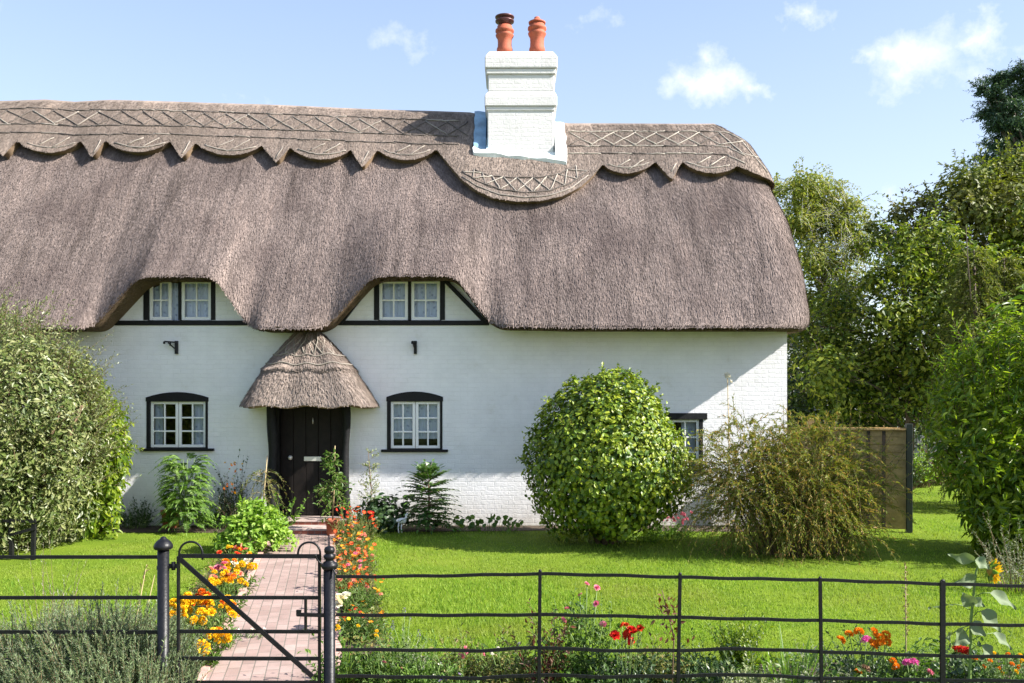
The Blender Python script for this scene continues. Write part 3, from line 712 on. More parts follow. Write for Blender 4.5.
X, zt, r = chimney_pot(537, 51, 24.5, 17.5, 'right terracotta pot with a domed top')
MB().lathe((X, 17.9, zt-.01), [(r*.95, 0), (r*.98, .03), (r*.6, .06), (r*.35, .10), (r*.3, .13), (.001, .15)], 20).build('pot_lid', M['terracotta'], chim)
def drape(xs, ys, off):
    P = []
    for x in xs:
        row = []
        for y in ys:
            h = CAPT.ray_cast(Vector((x, y, 30)), Vector((0, 0, -1)))
            row.append(np.array(h[0]) + np.array([0, -.03, off]) if h[0] else np.array([x, y, 7.8]))
        P.append(row)
    return np.array(P)
def flashing(xs, ys, name, mats):
    P = drape(xs, ys, .06); k = MB()
    P = P + (rng.normal(size=P.shape)*.012); k.grid(P); k.grid(P - np.array([0, -.03, .09]), flip=True)
    for e in (P[0], P[-1], P[:, 0], P[:, -1]): k.grid(np.stack([e, e - np.array([0, -.03, .09])], 1))
    return k.build(name, mats, chim)
xl, xr = cx_(487.5), cx_(553.5)
flashing(np.linspace(xl-.27, xl+.03, 5), np.linspace(17.33, 18.28, 12), 'flashing', M['lead_shaded'])
flashing(np.linspace(xr-.03, xr+.25, 5), np.linspace(17.33, 18.2, 12), 'flashing', M['lead'])
flashing(np.linspace(xl-.27, xr+.25, 14), np.linspace(17.22, 17.36, 4), 'flashing', M['lead'])
for x, s_ in ((xl-.02, -1), (xr+.02, 1)):                            # upstands against the brick
    q = drape([x], np.linspace(17.3, 18.28, 12), .02)[0]; k = MB()
    P = np.stack([q, q + np.array([-s_*.0, 0, .22])], 1); k.grid(P); k.grid(P + np.array([s_*.012, 0, 0]), flip=True)
    k.build('flashing_upstand', M['lead_shaded'] if s_ < 0 else M['lead'], chim)
CLX, CLY = .3, 1.2
VEIL, VEILC, CLOUDC, EXPO = .5, (2.7, 3.3, 4.7, 1), (5.0, 5.1, 5.4, 1), 1.42
# =================================================================== ground
def gp(px, py):
    Y = gy(py); Y = min(Y, 15.25) if 120 < px < 780 and 505 < py < 533 else Y
    return np.array([(px-CX)*Y/F, Y, 0.])
def pxl(Y): return -2.41 - .1945*(Y-7.03)
def pxr(Y): return -1.38 - .2075*(Y-7.03)
def turf_mat():
    m, nt, b = newmat('lawn_turf'); L = nt.links.new
    c = coords(nt); n = nd(nt, 'ShaderNodeTexNoise', Scale=1.1, Detail=8, Roughness=.7); L(c.outputs[0], n.inputs['Vector'])
    r = ramp(nt, [(.3, (.095, .16, .014)), (.55, (.15, .225, .018)), (.75, (.215, .28, .035))]); L(n.outputs['Fac'], r.inputs[0])
    n2 = nd(nt, 'ShaderNodeTexNoise', Scale=70, Detail=5); L(c.outputs[0], n2.inputs['Vector'])
    r2 = ramp(nt, [(.3, (.6, .6, .6)), (.7, (1.25, 1.25, 1.25))]); L(n2.outputs['Fac'], r2.inputs[0])
    mx = nd(nt, 'ShaderNodeMix', data_type='RGBA', blend_type='MULTIPLY'); mx.inputs['Factor'].default_value = 1; L(r.outputs[0], mx.inputs[6]); L(r2.outputs[0], mx.inputs[7])
    L(mx.outputs[2], b.inputs['Base Color']); b.inputs['Roughness'].default_value = .9; b.inputs['Specular IOR Level'].default_value = .1
    bp = nd(nt, 'ShaderNodeBump', Strength=.8, Distance=.03); L(n2.outputs['Fac'], bp.inputs['Height']); L(bp.outputs[0], b.inputs['Normal'])
    return m
M['turf'] = turf_mat()
M['field'] = simple('rough_field_grass', (.09, .13, .03), .95, var=.35, scale=.6)
M['tarmac'] = simple('tarmac', (.06, .06, .062), .9, var=.3, scale=20, bump=.5, bscale=120)
def sheet(name, poly, z, m):
    o = MB().add([(x, y, z) for x, y in poly], [tuple(range(len(poly)))]).build(name, M[m] if isinstance(m, str) else m); return structure(o)
sheet('ground', [(-400,-200),(400,-200),(400,700),(-400,700)], -.006, 'field')
sheet('lawn', [(-12.5,7.55),(15,7.55),(15,31),(-12.5,31)], 0.0, 'turf')
sheet('road', [(-60,-3),(60,-3),(60,2.6),(-60,2.6)], -.002, 'tarmac')
sheet('verge', [(-60,2.75),(60,2.75),(60,5.6),(-60,5.6)], .002, 'turf')
structure(MB().box((-60,2.6,-.05),(60,2.74,.10)).build('kerb', M['tread']))
pang = math.atan(.2)
M['paver'] = brick_mat('brick_pavers', (.365, .275, .245), (.29, .21, .185), (.20, .175, .15), .21, .105, R(90) - pang)
sheet('path', [(pxl(2.75), 2.75), (pxr(2.75), 2.75), (pxr(14.47), 14.47), (pxl(14.47), 14.47)], .016, 'paver')
M['edging'] = simple('pink_brick_edging', (.46, .29, .24), .85, var=.3, scale=7, bump=.4)
for f, s in ((pxl, -1), (pxr, 1)):
    k = MB()
    for Y in np.arange(6.1, 14.3, .225):
        a = f(Y) + s*.03; b_ = f(Y+.215) + s*.03; h = .035 + .012*rng.random()
        k.bar((a, Y, h/2), (b_, Y+.215, h/2), .075, h)
    structure(k.build('path_edging', M['edging']))
for poly in ([(pxl(6.1)-.75, 6.1), (pxl(6.1)-.07, 6.1), (pxl(14.4)-.07, 14.4), (pxl(14.4)-.5, 14.4)], [(pxr(6.1)+.07, 6.1), (pxr(6.1)+.45, 6.1), (pxr(14.4)+.55, 14.4), (pxr(14.4)+.07, 14.4)],
             [(pxr(5.7)+.1, 5.7), (9.5, 5.7), (9.5, 7.45), (5, 7.7), (2, 7.5), (pxr(7.6)+.1, 7.8)], [(-8, 5.5), (pxl(5.5)-.1, 5.5), (pxl(7.3)-.1, 7.3), (-8, 7.5)],
             [(-7.8, 14.75), (-4.3, 14.65), (-4.3, 15.49), (-7.8, 15.49)], [(-2.75, 14.7), (1.0, 14.95), (4.7, 14.7), (4.7, 15.49), (-2.75, 15.49)]):
    sheet('flower_bed', poly, .006, 'soil')

# lawn grass: far too many blades to count
M['grass'] = leafmat('grass_blades', [(.105,.205,.016), (.165,.29,.024), (.225,.345,.036), (.29,.385,.06)], .6, .45, (1.2,1.25,.45), .25, patch=(.23,.28,.05), pscale=.55)
n = 230000
Y = (7.5**-1.2 + rng.random(n)*(24.**-1.2 - 7.5**-1.2))**(-1/1.2); X = rng.uniform(-1, 1, n)*np.minimum(.68*Y, 12)
keep = ~((X > pxl(Y)-.42) & (X < pxr(Y)+.42)) & ~((Y > 14.75) & (X < 4.75)) & ~((Y > 9) & (X < -5.5 - (15-Y)*.35)) & (Y > 7.55 + .25*np.sin(X*2.1) + .2*np.sin(X*5.3))
X, Y = X[keep], Y[keep]; n = len(X)
dens = noise(np.stack([X, Y, 0*X], 1), 3, 1.5); k = rng.random(n) < .78 + .25*dens; X, Y = X[k], Y[k]; n = len(X)
P = np.stack([X, Y, np.zeros(n)], 1); D = rng.normal(size=(n, 3))*np.array([.42, .42, .1]) + np.array([-.05, 0, 1]); N = rng.normal(size=(n, 3))*np.array([1, 1, .2]) + np.array([.2, -.4, .3])
g_ = MB(); h = rng.uniform(.022, .046, n)*(1 + .3*noise(P, 8, .8)); leaves(g_, T_NEED, P, D, N, h, rng.uniform(.006, .011, n)*(Y/9)**.5)
stuff(g_.build('lawn_grass', M['grass']))
# verge in front of the fence, and rough tufts at bed edges
n = 9000; X = rng.uniform(-5, 6, n); Y = rng.uniform(4.2, 6.0, n); kp = (X < pxl(Y)) | (X > pxr(Y)); X, Y = X[kp], Y[kp]; n = len(X)
P = np.stack([X, Y, 0*X], 1); D = rng.normal(size=(n, 3))*np.array([.4, .4, .1]) + np.array([0, 0, 1]); g_ = MB()
leaves(g_, T_NEED, P, D, rng.normal(size=(n, 3)), rng.uniform(.04, .10, n), rng.uniform(.006, .01, n)); stuff(g_.build('verge_grass', M['grass']))

# =================================================================== iron fence, gate
FY = 6.0
def fp(px, py, dy=0): return at(px, py, FY) + np.array([0, dy, 0])
fpx = [336, 440, 480, 540, 600, 680, 740, 820, 942, 1024, 1640]
rails = [[577,575.8,575,573.8,575,577.2,578.5,580,584,586,588], [615,615.2,615.2,614.6,615.8,617.4,618.8,620.5,624,625.4,627],
         [649.5,650.2,650.8,647.2,650.6,650.4,648.6,651.6,656,656.8,658], [676,677.5,678.4,674.6,677,676,674.4,678.4,680.2,681,682], [704,705,706,705,705,706,706,707,708,709,710]]
fence = thing('iron_fence', 'long black iron rail fence with slightly sagging rails to the right of the gate', 'fence', fp(700, 727))
for r_ in rails:
    px_ = np.linspace(336, 1640, 100); py_ = np.interp(px_, fpx, r_) + .35*np.sin(px_*.09 + r_[0])
    k = MB(); q = np.array([fp(a, b) for a, b in zip(px_, py_)])
    for a, b in zip(q[:-1], q[1:]): k.bar(a, b + (b-a)*.02, .011, .021)
    k.build('rail', M['iron'], fence)
for px, top, ln in ((540, 571, 1.5), (680, 574, 3), (820, 578, -2), (942.5, 581, 0), (1076, 584, 0), (1215, 584, 1), (1355, 585, -1), (1495, 585, 0), (1638, 586, 0)):
    a, b = fp(px - ln, 740, -.002), fp(px, top, -.002); k = MB(); w_ = .023 if px < 900 else .036
    k.bar(a, b, w_, .016, up=(0, 1, 0)); k.ball(b, (w_*.5, .009, .012))
    k.build('post', M['iron'], fence, .003)
fl = thing('iron_fence', 'short black iron rail fence behind the grey green bush, left of the gate', 'fence', fp(60, 727))
for r_ in ((558, 557), (599, 597.5), (633, 632), (661, 660), (690, 690)):
    k = MB(); k.bar(fp(-260, r_[0]-1), fp(160, r_[1]), .013, .023); k.build('rail', M['iron'], fl)
for px in (-110, -250):
    k = MB(); k.bar(fp(px, 740, .012), fp(px, 553, .012), .034, .016, up=(0, 1, 0)); k.build('post', M['iron'], fl, .003)
def gate_post(px, prof, label, top):
    base = fp(px, 395 + 150*EYE); o = thing('gate_post', label, 'gate post', base, 'gate posts')
    z = EYE - (top-HY)/150.; k = MB(); r = .041
    k.lathe(base, [(r*1.1, -.05), (r*1.1, .05), (r*.93, .06), (r*.93, z)], 24); k.build('shaft', M['iron'], o)
    f = MB(); f.lathe(base + np.array([0, 0, z]), prof, 24); f.build('finial', M['iron'], o); return o
gate_post(163.3, [(.041, -.005), (.056, .0), (.062, .010), (.062, .022), (.057, .034), (.046, .050), (.030, .064), (.020, .070), (.018, .078), (.001, .085)], 'black cylindrical gate post with a plain domed cap', 549)
gate_post(329.5, [(.041, -.01), (.050, .0), (.056, .015), (.052, .03), (.030, .045), (.026, .055), (.036, .065), (.040, .08), (.030, .093), (.026, .098), (.034, .106), (.036, .125), (.028, .14), (.010, .147), (.001, .148)], 'black cylindrical gate post with a turned acorn finial', 568)
gate = thing('garden_gate', 'black iron bar garden gate with diagonal brace and hooped corners', 'gate', fp(249, 727))
gY = .0
st_ = MB()
for px, top in ((178.5, 556), (319.5, 555)):
    k = MB(); k.bar(fp(px, 712, gY), fp(px, top, gY), .014 if px < 200 else .016, .03, up=(0, 1, 0)); k.build('stile', M['iron'], gate)
for a, b, y in ((178.5, 319.5, 556), (178.5, 319.5, 597.5), (178.5, 319.5, 631.5), (178.5, 319.5, 658.5), (178.5, 319.5, 682.5), (178.5, 319.5, 708)):
    k = MB(); k.bar(fp(a, y, gY+.003), fp(b, y+.3, gY+.003), .014, .023 if y > 560 else .027); k.build('bar', M['iron'], gate)
k = MB(); k.bar(fp(180, 558, -.013), fp(313, 676, -.013), .012, .030); k.build('brace', M['iron'], gate)
for x0, x1, h in ((178.5, 202, 14), (297.5, 320, 13.5)):
    k = MB(); k.tube([fp(x0 + (x1-x0)*(1-math.cos(a))/2, 556 - h*math.sin(a)**.8, .01) for a in np.linspace(0, math.pi, 18)] + [fp(x1, 560, .01)], .0075, 7); k.build('hoop', M['iron'], gate)
k = MB(); k.bar(fp(305.7, 597, -.002), fp(305.7, 631, -.002), .016, .02, up=(0, 1, 0)); k.bar(fp(297.5, 613.8, -.02), fp(326, 614.6, -.02), .012, .024); k.bar(fp(297.5, 611.5, -.03), fp(302, 611.5, -.03), .02, .035)
k.build('latch', M['iron'], gate)
for y in (566, 690):
    k = MB(); k.bar(fp(168, y, 0), fp(179, y, 0), .014, .03); k.tube([fp(173.5, y-4, 0), fp(173.5, y+4, 0)], .014, 8); k.bar(fp(157.5, y+1.5, -.01), fp(170, y+1.5, -.01), .012, .024); k.build('hinge', M['iron'], gate)
k = MB(); k.tube([fp(317 + 16*(1-math.cos(a))/2 + 1.5*a, 553 + 7.5*a + 2.2*math.sin(a*2), -.05 + .02*math.sin(a)) for a in np.linspace(0, 2.9, 18)], .006, 7)
tag(k.build('wire_loop', M['iron']), 'thin wire loop hooked over the right gate post to hold the gate shut', 'wire loop')
# old railing in the big shrub
rl = thing('old_railing', 'rusty dark iron railing half buried at the foot of the large olive shrub', 'railing', gp(12, 560))
Yr = gy(560)
for a, b in (((11.5, 519), (11.5, 558)), ((34, 524), (33, 562))):
    k = MB(); k.bar(at(*a, Yr), at(*b, Yr), .05); k.build('post', M['black_wood'], rl)
for a, b in (((-40, 521), (36, 521)), ((-40, 548), (36, 528))):
    k = MB(); k.bar(at(*a, Yr-.04), at(*b, Yr-.04), .03, .04); k.build('rail', M['black_wood'], rl)

# wooden fence panel beside the house
M['fence_wood'] = simple('weathered_fence_boards', (.43, .29, .125), .85, var=.35, scale=6, bump=.5, bscale=35)
M['batten'] = simple('shadow_dark_batten', (.04, .028, .018), .85, var=.3)  # near black colour stands in for the shadow lines at the battens
M['fence_green'] = simple('dark_green_post', (.012, .022, .016), .6, var=.3)
A, Bq = np.array([4.74, 15.02, 0]), np.array([6.44, 14.72, 0])
wf = thing('wooden_fence', 'brown overlapping board fence panel between the house corner and a dark post', 'fence', (A+Bq)/2)
fd = nrm(Bq-A); fn = np.array([fd[1], -fd[0], 0]); zt0, zt1 = 1.76, 1.70
k = MB()
for i in range(13):
    z0 = .06 + i*.126; k.bar(A + [0, 0, z0+.075] - fn*.0, Bq + [0, 0, z0+.07], .012, .15, up=nrm(np.array([0, 0, 1.]) - fn*.07))
k.build('board_panel', M['fence_wood'], wf)
for t in (.02, .25, .47, .66, .80):
    c_ = A*(1-t) + Bq*t + fn*.028; k = MB(); k.bar(c_ + [0, 0, .05], c_ + [0, 0, 1.66], .05, .016, up=fn); k.build('batten', M['batten'], wf)
k = MB(); k.bar(A + [0, 0, 1.70] + fn*.01, Bq + [0, 0, 1.69] + fn*.01, .07, .03); k.build('capping_rail', M['fence_wood'], wf)
for c_, h, m_ in ((Bq + fd*.05, 1.78, 'fence_green'), (A*.86 + Bq*.14 - fn*.06, 1.86, 'fence_wood')):
    k = MB(); k.bar(c_ - [0, 0, .1], c_ + [0, 0, h], .095, .095, up=fn); k.build('post', M[m_], wf, .006)
# =================================================================== vegetation
G3 = lambda a, b, c: [a, b, c]
LM = {}
def lm(key, cols, **kw): LM[key] = leafmat(key + '_leaf', cols, **kw)
lm('elaeagnus', [(.065,.10,.022), (.11,.15,.035), (.175,.20,.06), (.26,.27,.12), (.085,.12,.028)], rough=.42, trans=.22, back=(.25,.265,.15))
lm('laurel', [(.08,.15,.012), (.15,.235,.018), (.30,.36,.03), (.16,.23,.015)], rough=.36, trans=.52, spec=.5)
lm('camellia', [(.045,.095,.009), (.105,.175,.011), (.20,.27,.016), (.31,.355,.026), (.14,.21,.013)], rough=.42, trans=.18, spec=.4)
lm('wispy', [(.10,.14,.02), (.18,.215,.03), (.30,.285,.055), (.37,.21,.07), (.14,.185,.025)], rough=.5, trans=.35)
lm('rosemary', [(.09,.15,.055), (.15,.215,.088), (.23,.30,.15), (.115,.175,.062)], rough=.6, trans=.25, back=(.20,.245,.165))
lm('fern', [(.08,.17,.02), (.14,.26,.035), (.22,.34,.06), (.10,.20,.03)], rough=.5, trans=.4)
lm('lime', [(.16,.30,.03), (.24,.38,.05), (.33,.44,.09), (.20,.34,.04)], rough=.5, trans=.4)
lm('dark', [(.02,.05,.014), (.035,.075,.02), (.06,.11,.03), (.03,.06,.016)], rough=.4, trans=.2, spec=.5)
lm('mid', [(.05,.11,.015), (.085,.16,.022), (.13,.21,.035), (.06,.12,.02)], rough=.5, trans=.35)
lm('olive', [(.075,.10,.02), (.12,.15,.03), (.18,.20,.05), (.22,.17,.05)], rough=.55, trans=.3)
lm('mahonia', [(.03,.075,.015), (.05,.12,.02), (.10,.20,.03), (.06,.13,.02)], rough=.35, trans=.25, spec=.5)
lm('pale', [(.22,.27,.13), (.33,.36,.2), (.14,.19,.07), (.42,.42,.28)], rough=.55, trans=.3)
lm('bronze', [(.10,.025,.018), (.16,.05,.03), (.07,.03,.02), (.13,.07,.03)], rough=.5, trans=.3)
lm('dry', [(.26,.18,.09), (.18,.12,.06), (.32,.24,.14)], rough=.8, trans=.2)
lm('silver', [(.20,.23,.15), (.29,.31,.22), (.14,.17,.09), (.36,.36,.27)], rough=.6, trans=.2)
lm('oak', [(.05,.09,.012), (.10,.15,.018), (.165,.21,.026), (.25,.265,.04), (.075,.115,.014)], rough=.5, trans=.32, patch=(.15,.14,.03), pscale=.5)
lm('evergreen', [(.016,.036,.010), (.03,.06,.014), (.055,.095,.02), (.085,.13,.028)], rough=.42, trans=.2, spec=.45)
lm('broadleaf', [(.05,.09,.012), (.105,.16,.017), (.20,.25,.026), (.30,.33,.04), (.085,.13,.013)], rough=.5, trans=.3, spec=.3)
lm('birch', [(.14,.18,.035), (.20,.24,.045), (.27,.285,.065), (.32,.29,.065), (.16,.20,.04)], rough=.6, trans=.4, spec=.2)
lm('pine', [(.03,.065,.042), (.05,.095,.055), (.08,.135,.07), (.06,.105,.055)], rough=.5, trans=.2)
lm('cypress', [(.10,.135,.022), (.15,.18,.03), (.21,.20,.045), (.12,.155,.025)], rough=.6, trans=.35)
lm('hedge', [(.03,.055,.014), (.05,.085,.02), (.08,.12,.03)], rough=.5, trans=.2)
lm('sunflower', [(.085,.14,.035), (.11,.165,.05), (.14,.19,.07)], rough=.6, trans=.25, back=(.17,.22,.12), spec=.25)
def pl(name, label, cat, loc, lf, st, lk, sk='green_stem', group=None):
    o = thing(name, label, cat, loc, group)
    if lf is not None and lf.n: lf.build('foliage', LM[lk] if isinstance(lk, str) else [LM[x] for x in lk], o)
    if st is not None and st.n: st.build('stem', M[sk], o)
    return o
# ---- blooms: one mesh per kind and colour, copied on to the plants
PC = {'yellow': [(.82,.54,.012), (.9,.64,.025), (.75,.43,.01)], 'orange': [(.80,.27,.01), (.85,.36,.018), (.70,.19,.008)], 'deeporange': [(.62,.11,.008), (.72,.17,.012), (.5,.07,.006)],
      'red': [(.55,.018,.012), (.68,.035,.018), (.42,.012,.01)], 'redorange': [(.68,.06,.02), (.76,.13,.03), (.55,.04,.015)], 'pink': [(.72,.20,.30), (.8,.32,.40), (.62,.12,.22)], 'magenta': [(.68,.09,.36), (.8,.2,.5), (.55,.05,.27)],
      'white': [(.8,.78,.68), (.82,.8,.74), (.74,.7,.55)], 'salmon': [(.78,.30,.20), (.82,.42,.3), (.7,.2,.14)], 'purple': [(.20,.15,.30), (.26,.2,.36), (.15,.11,.22)], 'brown': [(.20,.11,.06), (.28,.17,.1), (.14,.07,.04)], 'cream': [(.8,.74,.48), (.82,.78,.6), (.76,.66,.36)]}
for c_ in PC: LM['p_'+c_] = leafmat(c_ + '_petals', PC[c_], rough=.6, trans=.25, tcol=(1.1, 1.05, .9), spec=.2)
M['eye'] = simple('flower_eye', (.35, .2, .03), .8)
BL = {}
def bloom_mesh(kind, c_):
    if (kind, c_) in BL: return BL[kind, c_]
    k = MB(); r_ = np.random.default_rng(len(BL)+40)
    if kind == 'pompom':
        n = 150; d = sphere_dirs(n, r_); d[:, 2] = np.abs(d[:, 2])*1.0 - .25; d = nrm(d)
        P = d*np.array([.55, .55, .45])*r_.uniform(.6, 1, n)[:, None]; D = d + r_.normal(size=(n, 3))*.35; leaves(k, T_PETAL, P, D, d + r_.normal(size=(n, 3))*.5 + [0, 0, .4], .45, .34)
    elif kind == 'double':                            # rose-like cup
        n = 46; t = np.arange(n)*2.4; q = (np.arange(n)+.5)/n
        D = np.stack([np.cos(t)*(.3+.7*q), np.sin(t)*(.3+.7*q), 1.15-q*1.1], 1); P = np.stack([np.cos(t)*.12*q, np.sin(t)*.12*q, -.25+0*q], 1)
        leaves(k, T_PETAL, P, D, -D*0.2 + np.stack([-np.cos(t), -np.sin(t), 1+0*t], 1), .55+.4*q, .5+.2*q)
    elif kind == 'head':                              # umbel of many small flowers
        n = 60; d = sphere_dirs(n, r_); d[:, 2] = np.abs(d[:, 2]); P = d*np.array([.8, .8, .5])*r_.uniform(.5, 1, n)[:, None]
        for j in range(3): leaves(k, T_PETAL, P, r_.normal(size=(n, 3)) + d*.4, d + r_.normal(size=(n, 3))*.3, .38, .28)
    else:
        n = 9; t = np.arange(n)*2*math.pi/n; D = np.stack([np.cos(t), np.sin(t), .25+0*t], 1); leaves(k, T_PETAL, D*.12, D, np.array([[0, 0, 1.]]*n), .9, .55)
        k.ball((0, 0, .08), (.24, .24, .14), 1, 8, 5)
    v = np.concatenate(k.V); tmp = k.build('bloom', [LM['p_'+c_], M['eye']]); me = tmp.data; bpy.data.objects.remove(tmp)
    BL[kind, c_] = me; return me
def bloom(o, P, r, kind, c_, tilt=.5):
    b = bpy.data.objects.new('bloom', bloom_mesh(kind, c_)); COL.objects.link(b); b.parent = o
    b.location = Vector(P) - o.location; b.scale = (r, r, r)
    b.rotation_euler = (rng.normal()*tilt + .25, rng.normal()*tilt, rng.uniform(0, 6.28)); return b
def clump(loc, rad, h, n, ll, lw, st, lf, ang=50, nleaf=12, grav=.25, tmpl=T_LANCE, lean=.5, sr=.004, hv=.25, **kw):
    a = rng.uniform(0, 6.28, n); q = np.sqrt(rng.random(n)); d = np.stack([np.cos(a)*q, np.sin(a)*q, 0*a], 1)
    P = np.array(loc) + d*rad*.55; D = d*lean*rad/max(h, .01)*1.6 + np.array([0, 0, 1.]) + rng.normal(size=(n, 3))*.12
    L_ = h*(1 - .35*q**2)*(1 + hv*rng.normal(size=n).clip(-1.5, 1.3))
    shoots(lf, st, P, D, L_, nleaf, ll, lw, grav, ang, tmpl, stem_r=sr, **kw)
    return P, D, L_

# ---- large shrubs on the left
lf, st = MB(), MB()
c0 = np.array([-8.0, 13.0, 1.68])
cloud(lf, c0, (2.1, 1.45, 1.9), 34000, .08, .034, T_FOLD, amp=.15, fq=3.2, seed=21, shell=.42, zmin=.03)
cloud(lf, (-7.1, 13.5, 1.35), (.98, .95, 1.55), 14000, .08, .036, T_FOLD, amp=.13, fq=2.6, seed=25, shell=.4, zmin=.03)
for cc, rr, nn in ((c0, (2.05, 1.4, 1.85), 900), (np.array([-7.1, 13.5, 1.35]), (.95, .9, 1.5), 420)):
    d = sphere_dirs(nn); d[:, 2] = d[:, 2]*.8 + .3; d = nrm(d); P = cc + d*np.array(rr)*.92; k_ = P[:, 2] > .5
    shoots(lf, st, P[k_], d[k_]*.7 + np.array([.35, -.1, 1.25]) + rng.normal(size=(k_.sum(), 3))*.35, rng.uniform(.25, .85, k_.sum()), 16, .07, .028, .22, 50, T_FOLD, stem_r=.005)
for i in range(9): a = rng.uniform(-2, 1.6); b_ = rng.uniform(-.7, .9); st.tube([(-7.7+a*.3, 13.1+b_*.3, -.05), (-7.7+a*.6, 13.1+b_*.6, .8), (-7.7+a, 13.1+b_, 2.1)], [.06, .045, .02], 7)
pl('elaeagnus_shrub', 'large rounded shrub with olive and silvery leaves filling the left edge of the lawn', 'shrub', (-7.7, 13.1, 0), lf, st, 'elaeagnus', 'twig')
lf, st = MB(), MB()
cloud(lf, (-6.62, 14.2, 1.25), (.52, .55, 1.3), 6500, .10, .045, T_OVAL, amp=.2, fq=3, seed=31, shell=.5, zmin=.04)
d = sphere_dirs(120); d[:, 2] = np.abs(d[:, 2]); P = np.array([-6.62, 14.15, 1.2]) + d*np.array([.42, .45, 1.15])
shoots(lf, st, P, d + [.1, -.1, .7], rng.uniform(.15, .4, 120), 9, .095, .04, .2, 55, T_OVAL, stem_r=.005)
for i in range(5): st.tube([(-6.55, 14.4, -.05), (-6.6+.12*i-.2, 14.35, .7), (-6.7+.2*i-.25, 14.3, 1.7)], [.03, .022, .01], 6)
pl('laurel_bush', 'bright green laurel bush squeezed between the big olive shrub and the house wall', 'bush', (-6.55, 14.35, 0), lf, st, 'laurel', 'twig')

# ---- round bush
lf, st = MB(), MB(); bc = np.array([1.46, 13.7, 1.30])
n = 21000; d = sphere_dirs(n)
def rb(d): # broad low, domed, slightly pointed top
    s = 1 + .06*noise(d, 51, 3.2) + .055*noise(d, 52, 8)
    hz = np.where(d[:, 2:3] < 0, 1.0, 1 - .19*np.clip(d[:, 2:3], 0, 1)**1.3)
    return d*np.array([1.22, 1.18, 1.30])*s[:, None]*np.concatenate([hz, hz, np.ones_like(hz)], 1)
P = bc + rb(d)*(1 - .42*rng.random(n)**1.7)[:, None]; k_ = P[:, 2] > .10; P, d = P[k_], d[k_]; n = len(P)
N = nrm(d*1.0 + [0, 0, .45] + rng.normal(size=(n, 3))*.36); D = rng.normal(size=(n, 3)) + d*.5 + [0, 0, -.45]; D -= (D*N).sum(1, keepdims=True)*N
s = rng.uniform(.7, 1.25, n); leaves(lf, T_OVAL, P, D, N, .078*s, .056*s)
d = sphere_dirs(380); d[:, 2] = d[:, 2]*.7 + .25; d = nrm(d); P = bc + rb(d)*.93; k_ = P[:, 2] > .25
shoots(lf, st, P[k_], d[k_] + [0, 0, .55] + rng.normal(size=(k_.sum(), 3))*.25, rng.uniform(.08, .26, k_.sum()), 9, .072, .05, .1, 60, T_OVAL, stem_r=.004)
for i in range(7):
    a = i*.9; st.tube([(1.43+.1*math.cos(a), 13.7+.1*math.sin(a), -.05), (1.43+.4*math.cos(a), 13.7+.4*math.sin(a), .6), (1.43+.7*math.cos(a), 13.7+.7*math.sin(a), 1.4)], [.05, .035, .012], 7)
pl('round_bush', 'big round bush of glossy green leaves on the lawn before the white wall', 'bush', (1.43, 13.7, 0), lf, st, 'camellia', 'twig')

# ---- wispy arching shrub
lf, st = MB(), MB(); wc = np.array([3.95, 12.75, 0])
for (ox, rx_, rz_, n, sd) in ((-.62, .66, 1.7, 650, 1), (.34, .80, 1.9, 850, 2), (.1, .85, 1.7, 300, 3)):
    d = sphere_dirs(n); q = rng.random(n)**.5
    P = wc + [ox, 0, 1.12 - .1*sd] + d*np.array([rx_, .7, rz_*.52])*q[:, None]; P[:, 2] = np.maximum(P[:, 2], .15)
    D = d*[1, .8, .5] + [0, -.1, .35] + rng.normal(size=(n, 3))*.45
    shoots(lf, st, P, D, rng.uniform(.3, .75, n), 30, .066, .0145, rng.uniform(.3, .9, n), 34, T_LANCE, stem_r=.0024, t0=.05, curl=.16)
n = 110; a = rng.uniform(0, 6.28, n); q = np.sqrt(rng.random(n)); P = wc + np.stack([.1 + np.cos(a)*q*.6, np.sin(a)*q*.35, 0*a], 1); D = np.stack([np.cos(a)*q*.5, np.sin(a)*q*.3, .9+0*a], 1)
shoots(lf, st, P, D, rng.uniform(1.7, 2.35, n), 40, .062, .013, rng.uniform(.1, .45, n), 30, T_LANCE, stem_r=.008, t0=.25, nseg=7)
n = 26; P = wc + np.stack([rng.uniform(-.9, 1.1, n), rng.uniform(-.3, .3, n), rng.uniform(1.0, 1.5, n)], 1); D = rng.normal(size=(n, 3))*[.75, .3, .3] + [.1, 0, 1]
shoots(lf, st, P, D, rng.uniform(.45, .8, n), 22, .05, .011, .25, 30, T_LANCE, stem_r=.004)
pl('wispy_shrub', 'loose arching shrub of thin olive and rusty leaves in front of the wooden fence', 'shrub', tuple(wc), lf, st, 'wispy', 'twig')

# ---- right-hand laurel, silver plant
lf, st = MB(), MB(); lc = np.array([7.4, 12.6, 1.65])
cloud(lf, lc, (1.4, .95, 1.75), 12000, .13, .042, T_LANCE, amp=.16, fq=2.4, seed=61, shell=.55, zmin=.05, droop=.5)
cloud(lf, (6.95, 12.3, .65), (.6, .6, .75), 3400, .12, .042, T_LANCE, amp=.18, fq=2.6, seed=64, shell=.6, zmin=.04, droop=.5)
d = sphere_dirs(430); d[:, 2] = d[:, 2]*.8 + .35; d = nrm(d); P = lc + d*np.array([1.25, .85, 1.45])*rng.uniform(.75, 1.02, 430)[:, None]
shoots(lf, st, P, d*.6 + [-.05, -.1, 1] + rng.normal(size=(430, 3))*.3, rng.uniform(.35, 1.0, 430), 18, .125, .036, .12, 45, T_LANCE, stem_r=.006)
for i in range(7): a = rng.uniform(-1, 1); st.tube([(7.65+a*.2, 12.6, -.05), (7.65+a*.6, 12.6+rng.uniform(-.4,.4), .9), (7.65+a, 12.6+rng.uniform(-.6,.6), 2.1)], [.05, .035, .015], 7)
